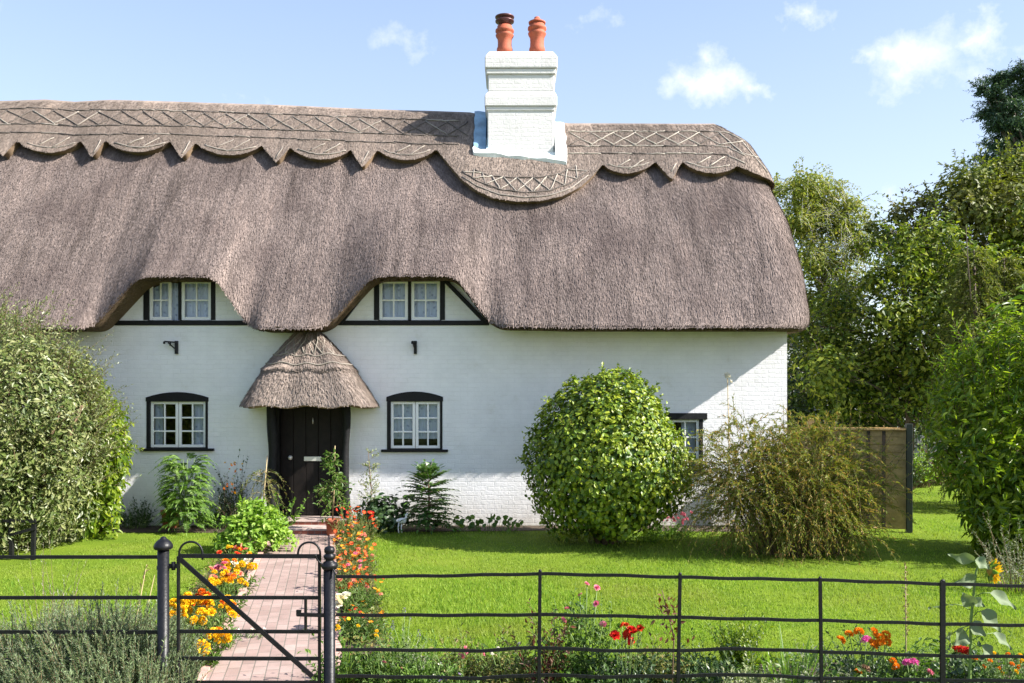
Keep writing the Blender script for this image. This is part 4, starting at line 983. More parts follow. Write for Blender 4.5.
pl('tall_laurel', 'tall bright green long leaved shrub with upright shoots at the right edge of the lawn', 'shrub', (7.65, 12.6, 0), lf, st, 'laurel', 'twig')
lf, st = MB(), MB(); sc_ = gp(1022, 590)
clump(sc_, .5, .85, 60, .05, .016, st, lf, nleaf=22, grav=.15, ang=45)
pl('silver_shrub', 'small grey leaved shrub below the tall bright shrub, behind the sunflower', 'shrub', sc_, lf, st, 'silver', 'twig')

# ---- trees behind
def tree(name, label, Y, base_px, clumps, lk, L_, W_, dens, trunk=.16, bark='bark', tmpl=T_FOLD, depth=.8, sh=10, grav=.2, sl=(.4, .9), flat=.85, hole=.3, amp=.22, upd=.5, nsh=None):
    bx = (base_px-CX)*Y/F; k = F/Y; lf, st = MB(), MB(); rr = np.random.default_rng(int(Y*7 + base_px))
    zt = EYE + (HY - min(c_[1] for c_ in clumps))/k
    st.tube([(bx + .12*math.sin(z*1.3), Y + .1*math.cos(z), z) for z in np.linspace(-.1, zt*.85, 9)], np.linspace(trunk, trunk*.25, 9), 9)
    for i, c_ in enumerate(clumps):
        px, py, r = c_[:3]; fl_ = c_[3] if len(c_) > 3 else flat; X = (px-CX)/k; Z = EYE - (py-HY)/k; r = r/k; yy = Y + rr.uniform(-1, 1)*depth
        c3 = np.array([X, yy, Z]); n = int(dens*r*r)
        cloud(lf, c3, (r, r*1.05, r*fl_), n, L_, W_, tmpl, amp=amp, fq=2.8, seed=100+i, shell=.62, zmin=.05, hole=hole, up=upd)
        z0 = max(.3, min(Z - r*1.1, zt*.6)); st.tube([(bx, Y, z0), (bx*.5 + X*.5, Y*.5 + yy*.5, (z0+Z)/2 + .1), (X, yy, Z + r*.2)], [trunk*.3, trunk*.16, .008], 6)
        m_ = nsh or int(sh + 22*r); d = sphere_dirs(m_, rr); d[:, 2] = d[:, 2]*.8 + .15; P = c3 + nrm(d)*np.array([r, r, r*fl_])*.85
        shoots(lf, st, P, d + [0, 0, upd*.6], rr.uniform(*sl, m_), 12, L_*.95, W_*.95, grav, 50, tmpl, stem_r=.008)
    o = thing(name, label, 'tree', (bx, Y, 0)); lf.build('crown', LM[lk], o); st.build('trunk', M[bark], o); return o
tree('birch_tree', 'feathery yellow green birch just beyond the thatched roof end', 27, 822, [(800,192,22),(826,196,24),(812,222,26),(846,208,13),(838,226,20),(852,252,16),(835,262,22),(803,262,26),(842,292,22),(812,304,26),(784,184,12),(858,236,8),(790,228,20),(838,318,26),(790,330,26)], 'birch', .105, .06, 3600, .13, 'birch_bark', sh=30, grav=.8, sl=(.5, 1.2), hole=.35, amp=.3, upd=.3)
tree('oak_tree', 'broad oak with dense yellowish green crown in front of the dark pine', 24, 1010, [(1000,218,40),(952,218,34),(918,240,27),(985,262,42),(934,285,36),(1040,250,56),(893,238,14),(908,212,13),(956,190,24),(1008,186,28),(1060,200,46),(1085,300,56),(1010,320,48),(960,318,40),(925,200,10),(882,222,7),(1012,168,20),(985,182,18),(1035,170,30)], 'oak', .125, .085, 2600, .2, hole=.35, amp=.25)
tree('bay_tree', 'dark evergreen tree low behind the wooden fence beside the house', 21.5, 838, [(808,352,26),(838,342,26),(800,390,34),(842,378,40),(838,425,40),(790,425,30),(880,372,36),(880,420,34),(925,405,34)], 'evergreen', .105, .06, 1700, .14, hole=.25, amp=.2)
tree('broadleaf_tree', 'broad bushy tree with sunlit yellow green top behind the wooden fence', 19.6, 905, [(903,243,19),(934,238,22),(888,272,24),(924,268,30),(958,266,28),(862,284,17),(846,304,24),(882,312,32),(922,310,36),(962,306,34),(905,352,38),(950,350,38),(868,356,36),(834,345,30),(815,372,28),(842,396,36),(892,396,40),(935,396,36),(808,326,16),(985,380,40)], 'broadleaf', .115, .07, 2300, .12, hole=.3, amp=.22)
tree('pine_tree', 'tall blue green pine with flat layered branches standing behind the oak', 36, 1046, [(1000,80,13,.4),(1020,76,14,.4),(982,97,10,.45),(997,103,14,.4),(1014,106,17,.45),(974,93,5,.6),(984,118,11,.4),(1000,127,17,.4),(1020,134,20,.5),(988,150,10,.45),(1004,158,18,.5),(1024,165,22,.5),(1040,84,22,.4),(1046,118,28,.45),(1046,152,30,.5),(1070,100,28,.45),(1078,140,32,.5),(1046,64,16,.45),(1012,182,22,.5),(1000,112,12,.4)], 'pine', .16, .05, 4200, .35, tmpl=T_LANCE, sl=(.3, .7), hole=.25, amp=.35, upd=.8)
k7 = F/10.9
tree('unseen_shade_tree', 'unseen leafy tree added at the right end of the garden to shade the tall laurel', 10.9, CX + 11.4*k7, [(CX+11.4*k7 + a, HY - b, r) for a, b, r in ((0, 60, 90), (-60, 10, 80), (70, 20, 90), (0, 100, 80), (10, -60, 100), (110, 60, 80), (-70, 70, 60))], 'broadleaf', .11, .06, 900, .12)  # tree added out of view to shade the lower laurel and lawn
lf, st = MB(), MB()
for (px, Y, top, rad) in ((974, 17.6, 250, .6), (1004, 17.9, 258, .8), (1040, 17.4, 270, .8)):
    k = F/Y; X = (px-CX)/k; zt = EYE + (HY-top)/k; n = 520; z = .5 + (zt-.5)*rng.random(n)**.8; a = rng.uniform(0, 6.28, n); rr_ = rad*(1 - (z/zt)**1.6)*rng.uniform(.45, 1, n)
    P = np.stack([X + np.cos(a)*rr_, Y + np.sin(a)*rr_, z], 1); D = np.stack([np.cos(a), np.sin(a), .1+0*a], 1) + rng.normal(size=(n, 3))*.3
    shoots(lf, st, P, D, rng.uniform(.25, .6, n), 20, .12, .03, .7, 35, T_LANCE, stem_r=.006)
    st.tube([(X, Y, -.1), (X+.05, Y, zt*.5), (X, Y, zt)], [.11, .07, .01], 8)
st.tube([at(971, 300, 17.0), at(968, 262, 17.0), at(966, 226, 17.0)], [.012, .009, .004], 6); st.tube([at(968, 258, 17.0), at(959, 244, 17.0)], [.006, .003], 5)
o = pl('cypress', 'drooping olive green conifers grown together with a bare leading stem behind the tall laurel', 'tree', ((975-CX)*17.2/F, 17.2, 0), None, None, 'cypress')
lf.build('crown', LM['cypress'], o); st.build('trunk', M['bark'], o)
hd = MB(); 
for i in range(16):
    X = 6 + i*2.4; cloud(hd, (X, 37 + (i % 3), 2.2), (2.2, 1.6, 2.6 + .5*math.sin(i*2.1)), 2600, .26, .15, T_FOLD, amp=.2, fq=2.2, seed=300+i, shell=.5, zmin=.03)
for i in range(12): cloud(hd, (-9 - i*2.6, 36, 2.2), (2.3, 1.6, 2.6), 1200, .3, .18, T_FOLD, amp=.2, fq=2.2, seed=330+i, shell=.5, zmin=.03)
hh = hd.build('far_hedge', LM['hedge']); tag(hh, 'tall dark hedge closing the garden far behind the trees', 'hedge'); stuff(hh)
# far garden seen through the gap
M['stone'] = simple('grey_stone', (.27, .26, .28), .9, var=.25, scale=5, bump=.6, bscale=14)
k = MB()
for r_ in range(4):
    x = 9.2 - .2*(r_ % 2)
    while x < 16:
        w_ = rng.uniform(.35, .6); k.box((x, 26 + rng.uniform(0, .02), .27*r_), (x + w_ - .012, 26.3, .27*r_ + .26)); x += w_
tag(k.build('stone_wall', M['stone'], None, .012), 'low grey stone wall at the far end of the garden gap', 'wall')
sh_ = thing('garden_shed', 'small pale shed glimpsed over the wooden fence', 'shed', (11.7, 29.5, 0))
M['shed'] = simple('pale_shed_boards', (.42, .43, .48), .7, var=.15); M['shed_roof'] = simple('shed_roof_felt', (.09, .09, .10), .9, var=.2)
k = MB(); k.box((10.4, 29, -.02), (13, 31, 1.75)); k.prism([(10.4, 1.75), (13, 1.75), (11.7, 2.6)], 29, 31); k.build('wall', M['shed'], sh_)
k = MB(); k.bar((10.2, 30, 1.66), (11.7, 30, 2.66), 2.3, .06, up=(0, 0, 1)); k.bar((13.2, 30, 1.66), (11.7, 30, 2.66), 2.3, .06); k.build('roof', M['shed_roof'], sh_)
k = MB(); k.box((11.2, 28.97, .02), (12.1, 28.995, 1.65)); k.build('door', M['fence_wood'], sh_)
for px, py, rad, h, lk, lab in ((918, 487, .5, 1.35, 'lime', 'pale yellow green bush seen in the gap right of the wooden fence'), (943, 484, .75, .95, 'bronze', 'dark burgundy leaved bush seen in the gap right of the wooden fence'), (900, 489, .6, 1.0, 'dark', 'dark green bush half hidden behind the wooden fence post')):
    lf, st = MB(), MB(); c_ = gp(px, py); clump(c_, rad, h, 90, .11, .05, st, lf, nleaf=12, tmpl=T_FOLD, sr=.008); pl('garden_bush', lab, 'bush', c_, lf, st, lk, 'twig')

# ---- along the house wall
c_ = gp(128, 530); lf, st = MB(), MB(); clump(c_ + [0, .25, 0], .36, .55, 60, .06, .028, st, lf, nleaf=12, tmpl=T_FOLD); clump(c_ + [.18, .2, 0], .1, .72, 8, .05, .015, st, lf, nleaf=16, ang=35)
o = pl('wall_shrub', 'small dark shrub with a reddish spike left of the arched window', 'shrub', c_, lf, st, 'dark')
def pot(px, py, w, h, label):
    c_ = gp(px, py); k = MB(); k.lathe(c_, [(w*.40, 0), (w*.42, .01), (w*.48, h*.78), (w*.53, h*.78), (w*.54, h), (w*.47, h), (w*.45, h*.86), (.01, h*.84)], 24)
    return tag(k.build('flower_pot', M['pot']), label, 'flower pot', 'terracotta flower pots'), c_
_, c_ = pot(170.5, 526, .30, .30, 'terracotta pot under the feathery plant by the arched window')
def pinnate(lf, st, P0, D0, L_, npair, ll, lw, grav=.4, ang=65, tmpl=T_LANCE):
    for p, d, l, g in zip(P0, nrm(D0), L_, np.broadcast_to(grav, (len(P0),))):
        t = np.linspace(.18, 1, npair); pos = p + d*l*t[:, None] + np.array([0, 0, -g])*l*(t**2)[:, None]; T = nrm(d*l + np.array([0, 0, -g])*l*2*t[:, None])
        sd = nrm(np.cross(T, [0, 0, 1.])); up = np.cross(sd, T); s = np.sin(np.pi*(.15 + .8*t))[:, None]
        for sg in (-1, 1): leaves(lf, tmpl, pos, T*math.cos(R(ang)) + sg*sd*math.sin(R(ang)) + rng.normal(size=pos.shape)*.08, up + rng.normal(size=pos.shape)*.1, (ll*s).ravel(), (lw*s).ravel())
        leaves(lf, tmpl, pos[-1:], T[-1:], up[-1:], ll*.8, lw)
        if st is not None:
            tt = np.linspace(0, 1, 6)[:, None]; st.tube(p + d*l*tt + np.array([0, 0, -g])*l*tt**2, np.linspace(.006, .002, 6), 4)
lf, st = MB(), MB(); b0 = gp(186, 532)
n = 210; a = rng.uniform(0, 6.28, n); z = rng.uniform(.10, 1.2, n); P = b0 + np.stack([np.cos(a)*.16, np.sin(a)*.12, z], 1); D = np.stack([np.cos(a), np.sin(a)*.7 - .2, rng.uniform(.2, 1.2, n)], 1)
pinnate(lf, st, P, D, rng.uniform(.2, .42, n), 14, .085, .024, .6, 60)
for i in range(6): st.tube([b0 + [0, 0, -.03], b0 + [.1*math.cos(i), .08*math.sin(i), .6], b0 + [.2*math.cos(i), .1*math.sin(i), 1.2]], [.012, .01, .004], 5)
clump(b0 + [-.12, .05, 0], .3, 1.5, 22, .11, .014, st, lf, nleaf=26, ang=35, lean=.2)
pl('feathery_plant', 'tall feathery light green plant below the arched window', 'plant', b0, lf, st, 'fern')
lf, st = MB(), MB(); c_ = gp(212, 528); clump(c_, .3, .4, 34, .09, .04, st, lf, nleaf=8, tmpl=T_OVAL); pl('pale_leaf_plant', 'low pale green plant at the foot of the feathery plant', 'plant', c_, lf, st, 'fern')
lf, st = MB(), MB(); c_ = gp(233, 523); clump(c_ + [0, .05, 0], .36, 1.15, 70, .06, .03, st, lf, nleaf=18, tmpl=T_FOLD, lean=.25)
o = pl('firethorn', 'dark leaved firethorn with orange berries against the wall left of the door', 'shrub', c_, lf, st, 'dark', 'twig')
for i in range(24): bloom(o, c_ + [rng.normal()*.06 + .06, -.2 + rng.normal()*.05, rng.uniform(.6, 1.15)], rng.uniform(.014, .022), 'pompom', 'orange' if i % 3 else 'yellow')
lf, st = MB(), MB(); c_ = gp(262, 531); n = 34; a = rng.uniform(0, 6.28, n); P = c_ + np.stack([.03*np.cos(a), .03*np.sin(a), rng.uniform(.5, 1.0, n)], 1); D = np.stack([np.cos(a), np.sin(a), .6+0*a], 1)
shoots(lf, st, P, D, rng.uniform(.3, .55, n), 16, .07, .018, 1.2, 35, T_LANCE, stem_r=.003); st.tube([c_, c_ + [.03, 0, .6], c_ + [.09, 0, 1.25]], [.018, .014, .006], 6)
pl('weeping_plant', 'weeping plant with thin pale leaves on a bare cane beside the door', 'plant', c_, lf, st, 'olive', 'straw_stem')
lf, st = MB(), MB(); c_ = gp(284, 532); clump(c_ + [0, .1, 0], .22, .85, 16, .085, .06, st, lf, nleaf=10, tmpl=T_OVAL); pl('broad_leaf_plant', 'yellow green broad leaved plant just left of the door step', 'plant', c_, lf, st, 'fern')
lf, st = MB(), MB(); c_ = gp(254, 552)
n = 260; d = sphere_dirs(n); d[:, 2] = np.abs(d[:, 2]); P = c_ + d*np.array([.42, .36, .58])*rng.uniform(.5, 1, n)[:, None] + [0, 0, .08]
shoots(lf, st, P, d + [0, -.15, .35] + rng.normal(size=(n, 3))*.2, rng.uniform(.14, .3, n), 9, .105, .06, .5, 60, T_OVAL, stem_r=.004)
pl('lime_green_mound', 'leafy lime green mound spilling on to the brick path by the door', 'plant', c_, lf, st, 'lime')
_, c_ = pot(332.5, 536, .21, .27, 'terracotta pot standing at the right end of the door step')
lf, st = MB(), MB(); b0 = c_ + [0, 0, .26]; n = 60; z = rng.uniform(.1, 1.08, n); a = rng.uniform(0, 6.28, n); P = b0 + np.stack([0*a, 0*a, z], 1); D = np.stack([np.cos(a), np.sin(a), .25+0*a], 1)
shoots(lf, st, P, D, (1.15-z)*.36 + .08, 10, .095, .042, .5, 55, T_OVAL, stem_r=.004); st.tube([b0 - [0, 0, .05], b0 + [.03, 0, .6], b0 + [.04, 0, 1.18]], [.014, .012, .008], 6)
pl('potted_climber', 'green leafy climber on a cane in the pot right of the door', 'plant', b0, lf, st, 'mid', 'straw_stem')
lf, st = MB(), MB(); c_ = gp(370, 531); n = 64; z = rng.uniform(.3, 1.28, n); a = rng.uniform(0, 6.28, n); P = c_ + np.stack([.02*np.cos(a), .02*np.sin(a), z], 1); D = np.stack([np.cos(a), np.sin(a), .9+0*a], 1)
shoots(lf, st, P, D, .12 + .16*(1.3-z), 9, .05, .03, .2, 55, T_FOLD, stem_r=.003); st.tube([c_, c_ + [.02, 0, .7], c_ + [-.03, 0, 1.32]], [.014, .01, .004], 5)
pl('slender_shrub', 'slender upright shrub with small pale reddish leaves right of the door', 'shrub', c_, lf, st, ['pale'], 'twig')
lf, st = MB(), MB(); c_ = gp(376, 533); cloud(lf, c_ + [.02, .15, .28], (.42, .3, .36), 700, .10, .065, T_OVAL, amp=.2, seed=71, shell=.7, zmin=.03); clump(c_ + [.1, .1, 0], .3, .5, 14, .09, .06, st, lf, nleaf=7, tmpl=T_OVAL)
pl('dark_leaf_clump', 'clump of dark round leaves between the slender shrub and the white figurine', 'plant', c_, lf, st, 'dark')
lf, st = MB(), MB(); b0 = gp(428, 531)
for z, n, l, tl in ((.16, 16, .5, -.05), (.27, 15, .5, .0), (.38, 15, .5, .05), (.49, 14, .48, .1), (.6, 13, .44, .2), (.7, 12, .41, .4), (.8, 11, .37, .7), (.9, 9, .30, 1.3)):
    a = np.arange(n)*2*math.pi/n + z*9 + rng.normal(size=n)*.15; P = b0 + np.stack([.02*np.cos(a), .02*np.sin(a), z + rng.normal(size=n)*.03], 1); D = np.stack([np.cos(a), np.sin(a), tl + .15 + 0*a], 1)
    pinnate(lf, st, P, D, l*rng.uniform(.85, 1.15, n), 9, .125, .042, .22, 68)
st.tube([b0 - [0, 0, .03], b0 + [.02, 0, .5], b0 + [0, 0, .92]], [.022, .018, .008], 6); clump(b0, .3, .4, 20, .09, .04, st, lf, nleaf=8)
pl('mahonia', 'tiered shrub with spreading fern like fronds against the white wall', 'shrub', b0, lf, st, 'mahonia', 'twig')
lf, st = MB(), MB(); c_ = gp(400, 530); P = c_ + rng.normal(size=(26, 3))*[.14, .06, .12] + [0, .08, .34]; leaves(lf, T_OVAL, P, rng.normal(size=(26, 3)) + [0, -.3, -.3], rng.normal(size=(26, 3))*.4 + [0, -.7, .5], .14, .13)
for p in P[:14]: st.tube([c_ + [0, .08, 0], (c_+p)/2 + [0, .05, .05], p], .004, 4)
pl('round_leaf_plant', 'plant with a few large round leaves behind the white figurine', 'plant', c_, lf, st, 'dark')
# white figurine: a slim body on two thin legs
c_ = gp(401, 533); fg = thing('garden_figurine', 'small white figurine on thin legs standing at the edge of the lawn', 'figurine', c_)
for x in (-.035, .015):
    k = MB(); k.tube([c_ + [x, 0, .17], c_ + [x-.012, 0, .08], c_ + [x, -.01, 0]], [.013, .010, .011], 8); k.build('leg', M['white_orn'], fg)
k = MB(); k.ball(c_ + [.015, 0, .20], (.075, .045, .048), 0, 14, 9); k.tube([c_ + [.05, 0, .21], c_ + [.085, 0, .255], c_ + [.08, 0, .29]], [.03, .02, .016], 9); k.ball(c_ + [.09, 0, .30], (.032, .024, .024), 0, 10, 7); k.tube([c_ + [-.04, 0, .205], c_ + [-.09, 0, .19], c_ + [-.115, 0, .165]], [.03, .02, .006], 8)
k.build('body', M['white_orn'], fg)
lf, st = MB(), MB(); c_ = gp(485, 532)
n = 60; P = c_ + np.stack([rng.uniform(-.6, .62, n), rng.uniform(-.1, .2, n), rng.uniform(.04, .24, n)], 1); leaves(lf, T_OVAL, P, rng.normal(size=(n, 3)) + [0, -.4, 0], rng.normal(size=(n, 3))*.5 + [0, -.6, .6], .10, .10)
for p in P: st.tube([[p[0]*.8 + c_[0]*.2, p[1]+.03, 0], p], .003, 4)
pl('low_creeper', 'low trailing plant with round leaves along the wall left of the round bush', 'plant', c_, lf, st, 'mid')
lf, st = MB(), MB(); c_ = gp(668, 539); clump(c_, .5, .36, 70, .06, .02, st, lf, nleaf=14); o = pl('pink_flower_clump', 'clump of pale leaves with pink flowers between the round bush and the wispy shrub', 'flowers', c_, lf, st, 'fern')
for i in range(30): bloom(o, c_ + [rng.uniform(-.2, .45), rng.uniform(-.15, .15), rng.uniform(.26, .42)], rng.uniform(.02, .035), 'head', 'pink')
lf, st = MB(), MB(); c_ = gp(645, 540); clump(c_, .4, .2, 60, .06, .02, st, lf, nleaf=8); pl('low_ground_plant', 'low yellow green leaves under the right side of the round bush', 'plant', c_, lf, st, 'lime')
lf, st = MB(), MB(); b0 = np.array([(728-CX)*15.15/F, 15.15, 0]); ht = 2.58; st.tube([b0, b0 + [.02, 0, 1.3], b0 + [-.01, 0, ht]], [.012, .010, .006], 6)
n = 34; z = rng.uniform(.3, 2.35, n); a = rng.uniform(0, 6.28, n); leaves(lf, T_OVAL, b0 + np.stack([0*a, 0*a, z], 1), np.stack([np.cos(a), np.sin(a), .3+0*a], 1), np.stack([0*a, 0*a, 1+0*a], 1), .04 + .1*(2.5-z)/2.5, .03 + .08*(2.5-z)/2.5)
o = pl('hollyhock', 'single tall hollyhock with a white flower at its tip against the sunlit wall', 'flowers', b0, lf, st, 'olive', 'straw_stem')
bloom(o, b0 + [-.02, -.03, ht+.0], .065, 'head', 'white', .1).rotation_euler = (1.1, .2, 0); bloom(o, b0 + [.04, -.03, ht-.10], .035, 'head', 'white', .1).rotation_euler = (1.3, .3, 1)

# ---- borders along the path
def border(px, py, h, rad, lk, blooms, label, name='bedding_plant', nst=30, ll=.06, lw=.022, group=None, z=(.75, 1.1), cat='flowers', off=0):
    c_ = gp(px, py); lf, st = MB(), MB(); clump(c_, rad, h*.85, nst, ll, lw, st, lf, nleaf=10); o = pl(name, label, cat, c_, lf, st, lk, group=group)
    for n, kind, col, r in blooms:
        if kind == 'flat' and r < .045: n, r = int(n*1.5), r*.75
        for i in range(n):
            a = rng.uniform(0, 6.28); q = math.sqrt(rng.random())*rad*.95
            p = c_ + np.array([math.cos(a)*q, math.sin(a)*q*.8 - .02, h*rng.uniform(*z)*(1 - .3*(q/rad)**2)]); bloom(o, p, r*rng.uniform(.8, 1.2), kind, col)
            if off: pass
    return o
GL, GR = 'flowers along the left edge of the path', 'flowers along the right edge of the path'
border(207, 668, .32, .15, 'mid', [(3, 'pompom', 'yellow', .07), (1, 'pompom', 'orange', .045)], 'yellow marigold with the largest pompom heads, nearest the gate', 'marigold', group=GL)
border(190, 655, .52, .22, 'mid', [(22, 'pompom', 'yellow', .048)], 'dense clump of golden marigolds right behind the gate stile', 'marigold', group=GL)
border(220, 650, .46, .20, 'mid', [(6, 'pompom', 'orange', .042), (12, 'pompom', 'yellow', .042)], 'mixed orange and golden marigold clump at the path edge', 'marigold', group=GL)
border(208, 628, .36, .24, 'mid', [(6, 'pompom', 'deeporange', .036), (6, 'pompom', 'yellow', .036)], 'small deep orange marigolds behind the golden clump', 'marigold', group=GL)
border(228, 612, .44, .22, 'mid', [(20, 'pompom', 'yellow', .038), (4, 'pompom', 'orange', .036), (2, 'double', 'salmon', .04)], 'yellow marigolds halfway along the left border, with a few salmon flowers', 'marigold', group=GL)
border(221, 600, .40, .20, 'mid', [(6, 'double', 'pink', .045), (4, 'double', 'salmon', .036)], 'pink double flowers among the yellow marigolds of the left border', 'pink_bedding_plant', group=GL)
border(238, 592, .38, .22, 'mid', [(15, 'pompom', 'yellow', .04), (3, 'double', 'white', .05), (2, 'pompom', 'orange', .045)], 'white and yellow flowers where the left border narrows', 'bedding_plant', group=GL)
border(238, 570, .30, .24, 'mid', [(5, 'double', 'redorange', .038), (5, 'double', 'salmon', .036), (5, 'pompom', 'yellow', .03)], 'salmon red flowers at the foot of the lime green mound', 'bedding_plant', group=GL)
border(250, 640, .12, .16, 'silver', [(6, 'flat', 'white', .018)], 'low grey green sprawl spilling over the path edge by the marigolds', 'edging_plant', group=GL, nst=24, ll=.03, lw=.01)
rbs = [(347, 541, .62, .24, [(7, 'flat', 'red', .036), (5, 'flat', 'redorange', .034)], 'red flowers beside the pot at the top of the right border'),
       (362, 545, .55, .26, [(10, 'flat', 'redorange', .04), (4, 'flat', 'red', .05)], 'scarlet flowers beneath the slender shrub'),
       (352, 560, .48, .26, [(14, 'flat', 'orange', .038), (6, 'flat', 'redorange', .036), (5, 'head', 'salmon', .03)], 'orange flowers at the lawn corner of the right border'),
       (358, 577, .46, .27, [(13, 'flat', 'redorange', .04), (7, 'flat', 'orange', .036), (5, 'head', 'salmon', .032)], 'thick bank of red orange flowers halfway along the right border'),
       (350, 592, .44, .24, [(12, 'flat', 'orange', .036), (8, 'flat', 'redorange', .034), (4, 'head', 'pink', .03)], 'orange flowers with pinkish buds behind the acorn topped gate post'),
       (360, 612, .42, .26, [(11, 'flat', 'redorange', .034), (8, 'flat', 'orange', .03), (4, 'head', 'salmon', .028)], 'red and orange flowers leaning over the lawn behind the top rail'),
       (364, 640, .36, .24, [(7, 'flat', 'orange', .028), (5, 'flat', 'red', .026), (4, 'flat', 'yellow', .022)], 'loose small orange flowers near the second rail')]
for px, py, h, rad, bl, lab in rbs: border(px, py, h, rad, 'olive' if py < 600 else 'mid', bl, lab, 'bedding_plant', nst=80, ll=.055, lw=.017, group=GR, z=(.6, 1.12))
o = border(347, 632, .36, .14, 'mid', [(2, 'double', 'cream', .06), (2, 'double', 'white', .045)], 'cream white rose right behind the acorn topped gate post', 'white_rose', group=GR, z=(.9, 1.15))
lf, st = MB(), MB(); c_ = gp(352, 690); clump(c_, .24, .5, 44, .065, .034, st, lf, nleaf=12, tmpl=T_FOLD); o = pl('leafy_plant', 'bushy green plant with yellow buds at the foot of the acorn topped post', 'plant', c_, lf, st, 'mid')
for i in range(7): bloom(o, c_ + [rng.uniform(-.15, .2), rng.uniform(-.1, .1), rng.uniform(.36, .52)], .018, 'pompom', 'yellow')
def straps(c_, n, h, w, rad, lean=.3):
    lf = MB()
    for i in range(n):
        a = rng.uniform(0, 6.28); p = c_ + np.array([math.cos(a), math.sin(a), 0])*rad*rng.random(); d = np.array([math.cos(a)*lean*rng.random(), math.sin(a)*lean*rng.random(), 1.]); l = h*rng.uniform(.65, 1.1)
        t = np.linspace(0, 1, 7)[:, None]; c3 = p + d*l*t + np.array([math.cos(a), math.sin(a), -1.])*l*.16*rng.random()*t**2.5; s = np.array([-math.sin(a + .6), math.cos(a + .6), 0])*w*.5
        wd = (1 - t**2.2)*.95 + .05; lf.grid(np.stack([c3 - s*wd, c3 + s*wd], 1))
    return lf
c_ = gp(338, 696); pl('strap_leaf_plant', 'upright strap leaves beside the acorn topped gate post', 'plant', c_, straps(c_, 16, .45, .02, .07, .18), None, 'fern')
lf, st = MB(), MB(); c_ = gp(313, 712); clump(c_ + [0, .35, 0], .12, .42, 18, .06, .03, st, lf, nleaf=12, tmpl=T_FOLD); pl('leafy_weed', 'leafy plant growing behind the latch side of the gate', 'plant', c_ + [0, .35, 0], lf, st, 'mid')

# ---- front left: rosemary and weeds
lf, st = MB(), MB(); c_ = np.array([-2.95, 6.25, 0])
for cx0, cy0, h, rad, n in ((-3.35, 6.4, .62, .5, 210), (-2.85, 6.25, .70, .5, 300), (-2.62, 6.2, .64, .34, 210), (-2.42, 6.3, .46, .2, 70), (-3.0, 5.95, .42, .5, 160), (-2.4, 5.92, .42, .25, 90)):
    clump((cx0, cy0, 0), rad, h*.6, int(n*.3), .032, .009, st, lf, nleaf=30, grav=.06, ang=42, tmpl=T_NEED, lean=.8, sr=.005, upn=.3, taper=.2)
    m_ = int(n*2.2); a_ = rng.uniform(0, 6.28, m_); q_ = np.sqrt(rng.random(m_))*rad; P_ = np.array([cx0, cy0, 0]) + np.stack([np.cos(a_)*q_, np.sin(a_)*q_, h*rng.uniform(.25, .95, m_)*(1 - .5*(q_/rad)**2)], 1)
    shoots(lf, st, P_, np.stack([np.cos(a_)*q_, np.sin(a_)*q_, .85+0*a_], 1) + rng.normal(size=(m_, 3))*.12, rng.uniform(.18, .36, m_), 72, .026, .0082, .0, 42, T_NEED, stem_r=.003, t0=0, taper=.3, upn=.3, curl=.06)
    if 0: clump((cx0, cy0, 0), rad, h*1.22, int(n*1.9), .036, .0095, st, lf, nleaf=64, grav=.06, ang=42, tmpl=T_NEED, lean=.75, sr=.004, lvar=.2, hv=.2, upn=.3, t0=.05, taper=.2)
for px_ in (150, 168, 196): pass
pl('rosemary_bush', 'dense grey green rosemary bush at the foot of the plain domed gate post', 'bush', c_, lf, st, 'rosemary', 'twig')
lf, st = MB(), MB(); c_ = np.array([-3.5, 6.9, 0]); clump(c_, .2, 1.0, 34, .03, .006, st, lf, nleaf=46, ang=30, grav=.12, lean=.5, tmpl=T_NEED, sr=.003); pl('wispy_weed', 'tall thin grey brown feathery plant rising through the rails at the far left', 'plant', c_, lf, st, 'silver', 'twig')
lf, st = MB(), MB(); c_ = np.array([-2.86, 6.75, 0])
for dx, h in ((0, .98), (.06, .9)): st.tube([c_ + [dx, 0, 0], c_ + [dx+.03, 0, .5], c_ + [dx+.12, 0, h]], [.006, .005, .002], 5)
leaves(lf, T_LANCE, c_ + np.stack([.02+.1*np.linspace(0, 1, 14), 0*np.arange(14), np.linspace(.6, .95, 14)], 1), rng.normal(size=(14, 3))*.5 + [0, 0, 1], rng.normal(size=(14, 3)), .04, .012)
pl('dry_stalk', 'thin dry stalks poking up above the rosemary', 'plant', c_, lf, st, 'dry', 'straw_stem')

# ---- front bed on the right of the gate
GF = 'plants in the bed behind the iron fence'
def fbed(name, label, px, Y, rad, h, n, ll, lw, lk, nleaf=11, tmpl=T_FOLD, cat='plant', **kw):
    h *= 1.3 if h < .4 else 1.08; n = int(n*1.9); nleaf = int(nleaf*1.5); kw.setdefault('t0', .2)
    c_ = np.array([(px-CX)*Y/F, Y, 0.]); lf, st = MB(), MB(); clump(c_, rad, h, n, ll, lw, st, lf, nleaf=nleaf, tmpl=tmpl, **kw); return pl(name, label, cat, c_, lf, st, lk, group=GF), c_
def blooms_at(o, Y, pts, r, kind, col, tilt=.5, stem=None):
    st = MB()
    for px, py in pts:
        p = at(px, py, Y + rng.uniform(-.06, .06)); bloom(o, p, r*rng.uniform(.85, 1.15), kind, col, tilt)
        b = np.array([o.location.x*.6 + p[0]*.4, Y, 0.05]); st.tube([b, b*.4 + p*.6 + np.array([0, 0, .02]), p], .003, 4)
    st.build('flower_stalks', M['green_stem'], o)
o, c_ = fbed('low_bedding_plant', 'low mixed green plant with pale pink buds just right of the strap leaves', 392, 6.75, .22, .36, 40, .045, .022, 'mid'); blooms_at(o, 6.7, [(384, 662), (402, 668)], .022, 'double', 'pink')
